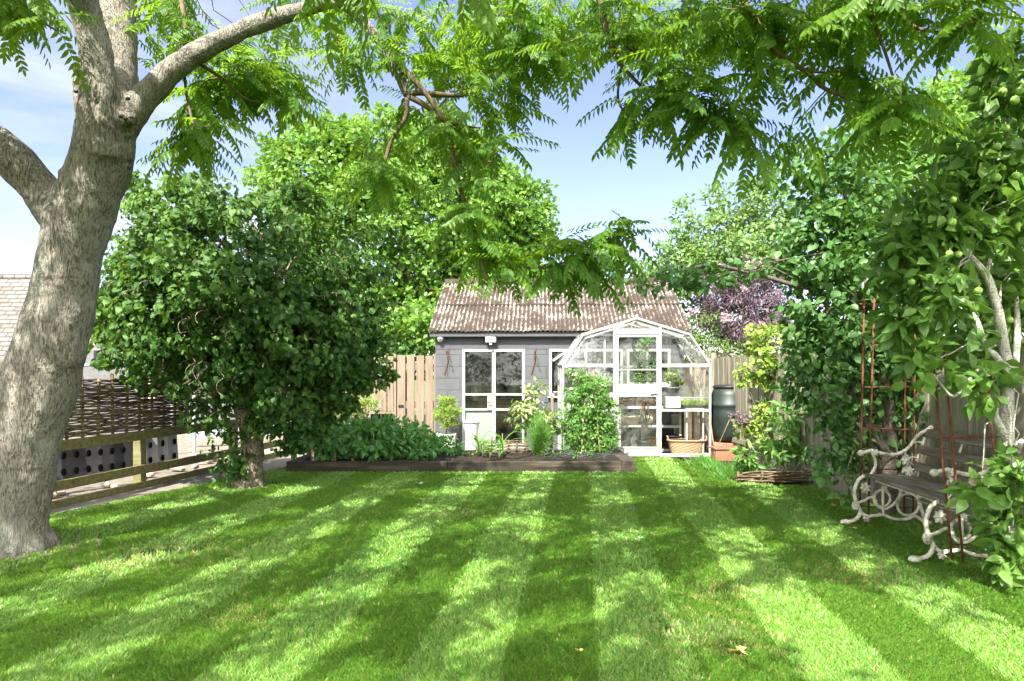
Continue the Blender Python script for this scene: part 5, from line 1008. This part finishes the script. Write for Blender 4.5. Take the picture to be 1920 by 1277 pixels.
for (px, py, d, h, sp, lab) in ((1318, 868, 11.3, .24, .28, 'grassy clump at the greenhouse corner of the border'), (1345, 880, 10.6, .24, .3, 'grassy clump in the middle of the right border edge'), (1365, 895, 9.9, .22, .25, 'grassy clump beside the end of the wattle edging'), (1400, 880, 10.1, .3, .2, 'grassy clump behind the wattle edging')):
    c = P(px, py, d); c[2] = 0; grassy(lab, c, 260, h * .75, sp * .8, 'fern')
for (a, b, lab) in (((1345, 840, 11.8), (1371, 780, 11.6), 'thin pale cane leaning right beside the water butt'), ((1386, 800, 11.6), (1418, 850, 11.3), 'thin brown cane leaning left in the right border'), ((1330, 772, 11.9), (1340, 850, 11.8), 'thin dark cane against the greenhouse corner')):
    q = MB(); q.tube([P(*a), P(*b)], .008, 6); tag(obj('garden_cane', q, M['wattle_pale']), lab, 'cane', 'canes in the right border')
q = MB(); cx = (1362 - 960) / F * 11.9; q.bb(cx - .22, cx + .22, 11.75, 12.05, .012, .2); q.bb(cx - .24, cx + .24, 11.73, 12.07, .2, .235); tag(obj('planter', q, M['terracotta'], bevel=.012), 'long terracotta trough in front of the water butt', 'planter')

# ------------------------------------------------------------------ rusty trellises and the bench
def trellis(label, d, bars, hors, group='rusty trellis frames'):
    r = thing('trellis_frame', label, 'trellis', gz(P(bars[0][1][0], bars[0][1][1], d)), group)
    for (x0, y0), (x1, y1), dd in bars: q = MB(); q.tube([P(x0, y0, d + dd), P(x1, y1, d + dd)], .009, 7); obj('upright', q, M['rust'], r, True)
    for (x0, y0), (x1, y1), d0, d1 in hors: q = MB(); q.tube([P(x0, y0, d + d0), P(x1, y1, d + d1)], .007, 6); obj('crossbar', q, M['rust'], r, True)
trellis('rusty trellis frame standing behind the far end of the bench', 7.05, [((1621, 525), (1612, 973), 0), ((1640, 525), (1628, 975), -.05), ((1699, 520), (1695, 965), .1), ((1717, 540), (1712, 962), .15)],
        [((1612, 570), (1716, 572), 0, .1), ((1615, 648), (1706, 646), 0, .1), ((1612, 726), (1714, 726), 0, .12), ((1612, 803), (1714, 806), 0, .12), ((1612, 880), (1690, 880), 0, .1), ((1612, 950), (1712, 952), 0, .12)])
trellis('rusty trellis frame standing in front of the near end of the bench', 5.25, [((1748, 660), (1785, 1050), 0), ((1768, 640), (1806, 1055), -.08), ((1850, 690), (1878, 1018), .15), ((1895, 690), (1905, 1040), 0)],
        [((1752, 724), (1860, 722), 0, .1), ((1761, 821), (1880, 819), 0, .12), ((1772, 920), (1880, 919), -.02, .15), ((1784, 1021), (1880, 1023), 0, .1)])
def bench():
    E0, E1 = np.array([3.18, 6.87]), np.array([3.075, 5.5])      # front foot at the far and the near end
    t = thing('garden_bench', 'old bench with flaking white scrollwork iron ends and dark weathered slats', 'bench', (3.1, 6.2, 0))
    def U(zx, zy): return (zx - 90) / 697, max(.0, (940 - zy) / 697)
    def end(E, thick):
        q = MB()
        def tb(pts, r0, r1=None, n=8):
            rows = [(E[0] + U(*p)[0], E[1] + (p[2] if len(p) > 2 else 0), U(*p)[1] + .012, 0) for p in pts]; c = curve(rows, 5); k = len(c); q.tube(c[:, :3], list(np.linspace(r0, r1 or r0, k) * .74 * (1 + .14 * np.sin(np.arange(k) * 2.6))), n)
        tb([(85, 937), (110, 925), (150, 915), (178, 890), (188, 850), (165, 800), (150, 740), (158, 690), (180, 645), (218, 618)], .024, .024)
        q.ball((E[0] + .0, E[1], .03), .035, 8, (1.5, 1, .8)); q.ball((E[0] + .1, E[1], .19), .04, 8, (1, .8, 1.2))
        tb([(188, 850), (225, 885), (290, 884), (340, 878), (410, 905), (490, 908), (550, 888), (585, 905), (625, 937)], .02, .022)
        tb([(625, 937), (600, 850), (575, 760), (560, 690), (548, 615)], .024, .024); tb([(625, 930), (660, 935)], .024, .028)
        q.ring((E[0] + .351, E[1], .244 + .012), .079, .0125); q.ring((E[0] + .6, E[1], .187 + .012), .105, .0125)
        tb([(345, 660), (340, 760), (342, 880)], .018); tb([(170, 800), (215, 785), (250, 765), (292, 765)], .018, .016); tb([(290, 780), (310, 825), (360, 838), (420, 800), (455, 740), (462, 690)], .018)
        tb([(218, 618), (330, 622), (440, 625), (555, 618)], .02)
        tb([(258, 612), (285, 570), (292, 530), (280, 490), (262, 455)], .019); q.ball((E[0] + .15, E[1], .69), .03, 8, (1.2, .9, 1))
        tb([(188, 466), (220, 462), (265, 452), (320, 468), (400, 480), (460, 466), (510, 432), (545, 385), (580, 345), (625, 318), (665, 292)], .026, .02)
        tb([(548, 615), (565, 540), (590, 450), (620, 370), (668, 292)], .02, .022); tb([(480, 455), (500, 500), (540, 495), (570, 500)], .012); tb([(540, 400), (575, 395), (605, 400)], .014); tb([(470, 600), (490, 560), (530, 540), (558, 560)], .014)
        o = obj('iron_end', q, M['iron'], t, True)
        for zx, zy, s in ((215, 690, .05), (485, 505, .05), (505, 580, .052), (225, 890, .035), (340, 690, .03), (155, 800, .03), (285, 455, .03)):
            x, z = U(zx, zy); pts = []
            for i in range(14): a = i * 2 * math.pi / 14; rr = s * (1 if i % 2 else .68); pts.append((x + rr * math.cos(a), z + rr * 1.1 * math.sin(a)))
            n0 = 14; vs = [(E[0] + px, E[1] - .03 - .01 * (i % 2), pz) for i, (px, pz) in enumerate(pts)] + [(E[0] + px, E[1] - .012, pz) for px, pz in pts] + [(E[0] + x, E[1] - .045, z)]
            lf = MB(); lf.add(vs, [(i, (i + 1) % n0, 28) for i in range(n0)] + [(i, i + n0, (i + 1) % n0 + n0, (i + 1) % n0) for i in range(n0)] + [tuple(range(n0, 2 * n0))[::-1]]); obj('cast_leaf', lf, M['iron'], o)
    end(E0, .03); end(E1, .03)
    def slat(u, z, w_, h, rot=0):
        q = MB(); a = V3(E0[0] + u, E0[1] + .04, z); b = V3(E1[0] + u, E1[1] - .04, z); up = Vector((math.sin(rot), 0, math.cos(rot))); q.bar(a, b, w_, h, up); return q
    for i, u in enumerate(np.linspace(.215, .63, 6)): obj('seat_slat', slat(u, .478 - .018 * i / 5, .066, .026), M['bench_wood'], t, bevel=.005)
    for u, z in ((.82, .88), (.755, .725), (.705, .57)): obj('back_slat', slat(u - .04, z, .028, .085, .28), M['bench_wood'], t, bevel=.006)
    q = MB(); q.bar((E0[0] + .3, E0[1], .43), (E1[0] + .3, E1[1], .43), .02, .03); q.tube([(E0[0] + .62, 6.3, .45), (E0[0] + .78, 6.3, .88)], .01, 6); obj('brace', q, M['iron'], t)
bench()

# ------------------------------------------------------------------ left side: post and rail fence, wattle hurdle, yard
RA, RB = np.array([-5.08, 7.5]), np.array([-3.98, 13.8])
def lf(f): return RA + (RB - RA) * f
def rails():
    t = thing('rail_fence', 'green-stained post and rail fence along the paved path on the left', 'fence', (*lf(.3), 0))
    ext = RA - (RB - RA) * .5
    ps = [ext, lf(-.1), lf(.28), lf(.62), lf(1.)]
    nr = np.array([.985, -.17])
    for a, b in zip(ps[:-1], ps[1:]):
        for z0, z1 in ((.6, .72), (.165, .275), (-.03, .065)):
            m = MB(); j = rng.normal(0, .006, 2); m.bar((*(a + nr * .055), (z0 + z1) / 2 + j[0]), (*(b + nr * .055), (z0 + z1) / 2 + j[1]), .035, z1 - z0); obj('rail', m, M['rail_wood'], t, bevel=.004)
    for p in ps: m = MB(); m.bb(p[0] - .07, p[0] + .035, p[1] - .07, p[1] + .07, -.03, .66); obj('post', m, M['rail_wood'], t, bevel=.006)
    a = RA - (RB - RA) * .4 + nr * .02; hurdle('wattle_hurdle', 'dark woven wattle hurdle on top of the left rail fence', a, lf(.42) + nr * .02, .73, 1.38, 31, .24, .0125, 'wattle', over=.09)
    hurdle('wattle_hurdle', 'pale woven wattle hurdle half hidden behind the hazel, beside the board screen', (-3.7, 13.95), (-2.85, 13.98), .55, 1.5, 26, .2, .012, 'wattle_pale', over=.03)
    # perforated membrane sheets leaning behind the rails
    def panel(label, a, b, z0, z1, mat, cols, hole_disc=True, name='drainage_sheet'):
        r = thing(name, label, 'sheet', (*a, 0), 'sheets behind the rail fence'); a, b = np.array(a), np.array(b); m = MB(); n = 10
        vs = []
        for i in range(n + 1):
            p = a + (b - a) * i / n; w_ = .02 * math.sin(i * 1.9); vs += [(p[0] + w_, p[1], z0), (p[0] + w_ - .05, p[1] + .03, z1)]
        m.add(vs, [(2 * i, 2 * i + 2, 2 * i + 3, 2 * i + 1) for i in range(n)]); o = obj('membrane', m, M[mat], r); s = o.modifiers.new('thick', 'SOLIDIFY'); s.thickness = .012
        u = (b - a) / np.linalg.norm(b - a); nn = np.array([u[1], -u[0]])
        for i in range(cols):
            for z in (z0 + (z1 - z0) * .3, z0 + (z1 - z0) * .68):
                p = a + (b - a) * (i + .5) / cols + nn * .022; k = 10; m = MB()
                R_ = [( (p + u * .028 * math.cos(q) * 1)[0] + nn[0] * h, (p + u * .028 * math.cos(q))[1] + nn[1] * h, z + .045 * math.sin(q)) for h in (-.012, .008) for q in [j * 2 * math.pi / k for j in range(k)]]
                m.add(R_, [(j, (j + 1) % k, k + (j + 1) % k, k + j) for j in range(k)] + [tuple(range(k, 2 * k))]); obj('hole_disc', m, M['hole_disc'], r)  # solid disc, its black colour standing for a shaded hole
    panel('black perforated drainage sheet nearest the big tree', (-5.75, 8.1), (-4.98, 9.6), .1, .62, 'membrane', 11)
    panel('dark grey perforated sheet right of the fence post', (-5.0, 9.75), (-4.86, 10.5), .1, .64, 'grey_sheet', 3)
    panel('low pale grey perforated sheet at the back of the yard', (-6.4, 14.2), (-4.6, 15.2), .15, .45, 'grey_sheet', 9)
    for i in range(26):
        f = rng.uniform(-.1, .85); p = lf(f) + np.array([-rng.uniform(.15, .8), .1]); m = MB(); m.ball((p[0], p[1], .03), rng.uniform(.05, .12), 8, (rng.uniform(.9, 1.6), 1, .6)); o = obj('rubble_stone', m, M['stone']); dm = o.modifiers.new('rough', 'DISPLACE'); tx = bpy.data.textures.get('stone_lumps') or bpy.data.textures.new('stone_lumps', 'CLOUDS'); tx.noise_scale = .08; dm.texture = tx; dm.strength = .05
        tag(o, 'pale stone among the rubble behind the left rail fence', 'stone', 'rubble stones behind the rail fence')
rails()
# concrete block walls and steel props in the yard
m = MB(); d = 17
def yard():
    t = thing('block_wall', 'pale grey stepped concrete block wall beyond the wattle hurdle', 'wall', P(220, 800, 17)); m = MB(); d = 17; s = F / d
    def bx(x0, x1, y0, y1, ya, yb): m.bb((x0 - 960) / s, (x1 - 960) / s, d + ya, d + yb, CH - (y1 - HZ) / s, CH - (y0 - HZ) / s)
    bx(-150, 270, 686, 815, 0, .2); bx(153, 175, 657, 685.8, .01, .19); bx(200, 250, 660, 685.8, .01, .19); obj('block_course', m, M['concrete'], t, bevel=.01)
    m2 = MB(); m = m2
    bx(-150, 275, 682.5, 685.5, -.02, .0); obj('coping', m2, M['grey_sheet'], t)
    for x, lab in ((323, 'left of two grey steel props standing in the yard'), (364, 'right of two grey steel props standing in the yard')):
        q = MB(); c = P(x, 845, 13); c[2] = 0; q.tube([c + V3(0, 0, -.03), c + V3(0, 0, 1.1)], .03, 10); q.box(c + V3(0, 0, -.01), (.14, .14, .02)); tag(obj('steel_prop', q, M['grey_sheet'], None), lab, 'prop', 'steel props in the yard')
    q = MB(); q.bb(-9.5, -4.6, 18.5, 18.9, -.03, .75); tag(obj('low_wall', q, M['concrete'], bevel=.01), 'long low pale wall at the back of the gravel yard', 'wall')
    # stone-roofed barn
    d = 23; b = thing('stone_barn', 'barn with a stone slate roof beyond the left yard', 'barn', P(0, 760, d)); x0, x1 = -34, (170 - 960) / F * d; e = 1.7; rz = CH + 180 / F * (d + 3.5)
    q = MB(); q.bb(x0, x1 + 1.9, d + .3, d + 6.7, -.03, e); obj('wall', q, M['rubble'], b)
    q = MB(); th = .15; xr = (112 - 960) / F * (d + 3.5); xe = (300 - 960) / F * d
    q.add([(x0, d, e - .1), (xe, d, e - .1), (xr, d + 3.5, rz), (x0, d + 3.5, rz), (xe, d + 7, e - .1), (x0, d + 7, e - .1)], [(0, 1, 2, 3), (3, 2, 4, 5), (1, 4, 2)]); obj('roof', q, M['slate'], b)
    q = MB(); q.tube([(x0, d + 3.5, rz), (xr + .1, d + 3.5, rz)], .12, 8); obj('ridge_tile', q, M['slate'], b)
yard()

# ------------------------------------------------------------------ fallen leaves on the grass
def fallen(px, py, s, mat, label, lobes=0, rot=0):
    d = CH * F / (py - HZ); c = P(px, py, d); c[2] = .034; q = MB(); pts = []
    n = 20 if lobes else 10
    for i in range(n):
        a = i * 2 * math.pi / n; r = s * ((1 if i % 4 == 0 else .62 if i % 2 == 0 else .42) if lobes else (1 if i in (0, 5) else .5)); pts.append((c[0] + r * math.cos(a + rot), c[1] + r * math.sin(a + rot), c[2] + s * .25 * math.sin(a * 2 + rot) + .004))
    q.add(pts + [tuple(c + V3(0, 0, .003))], [(i, (i + 1) % n, n) for i in range(n)]); q.tube([c, c + V3(-s * 1.2, -.2 * s, .012)], .002, 4)
    o = obj('fallen_leaf', q, M[mat]); a = o.data.attributes.new('rnd', 'FLOAT', 'POINT'); a.data.foreach_set('value', [random.uniform(.2, .9)] * len(o.data.vertices)); s_ = o.modifiers.new('thick', 'SOLIDIFY'); s_.thickness = .0012
    return tag(o, label, 'leaf', 'fallen leaves on the lawn')
fallen(1386, 1232, .05, 'dead_leaf', 'large lobed yellow leaf lying on the front right of the lawn', 1, .4)
fallen(242, 1067, .035, 'dead_leaf', 'curled yellow leaf on the lawn right of the big tree base', 0, .3)
fallen(1568, 941, .055, 'dead_leaf', 'yellow leaf on the grass before the far bench end, farther of two', 0, .1)
fallen(1566, 953, .05, 'dead_leaf', 'yellow leaf on the grass before the far bench end, nearer of two', 0, 2.9)
fallen(1601, 998, .04, 'dead_leaf', 'yellow leaf on the grass just below the far bench foot', 0, .5)
fallen(786, 911, .06, 'grey_leaf', 'grey-green leaf on the lawn in front of the raised bed', 0, .1)
fallen(400, 921, .04, 'dead_leaf', 'small yellow leaf on the lawn left of the hazel trunk', 0, .9)
fallen(1087, 1232, .02, 'dead_leaf', 'tiny brown leaf near the bottom middle of the lawn', 0, .2)
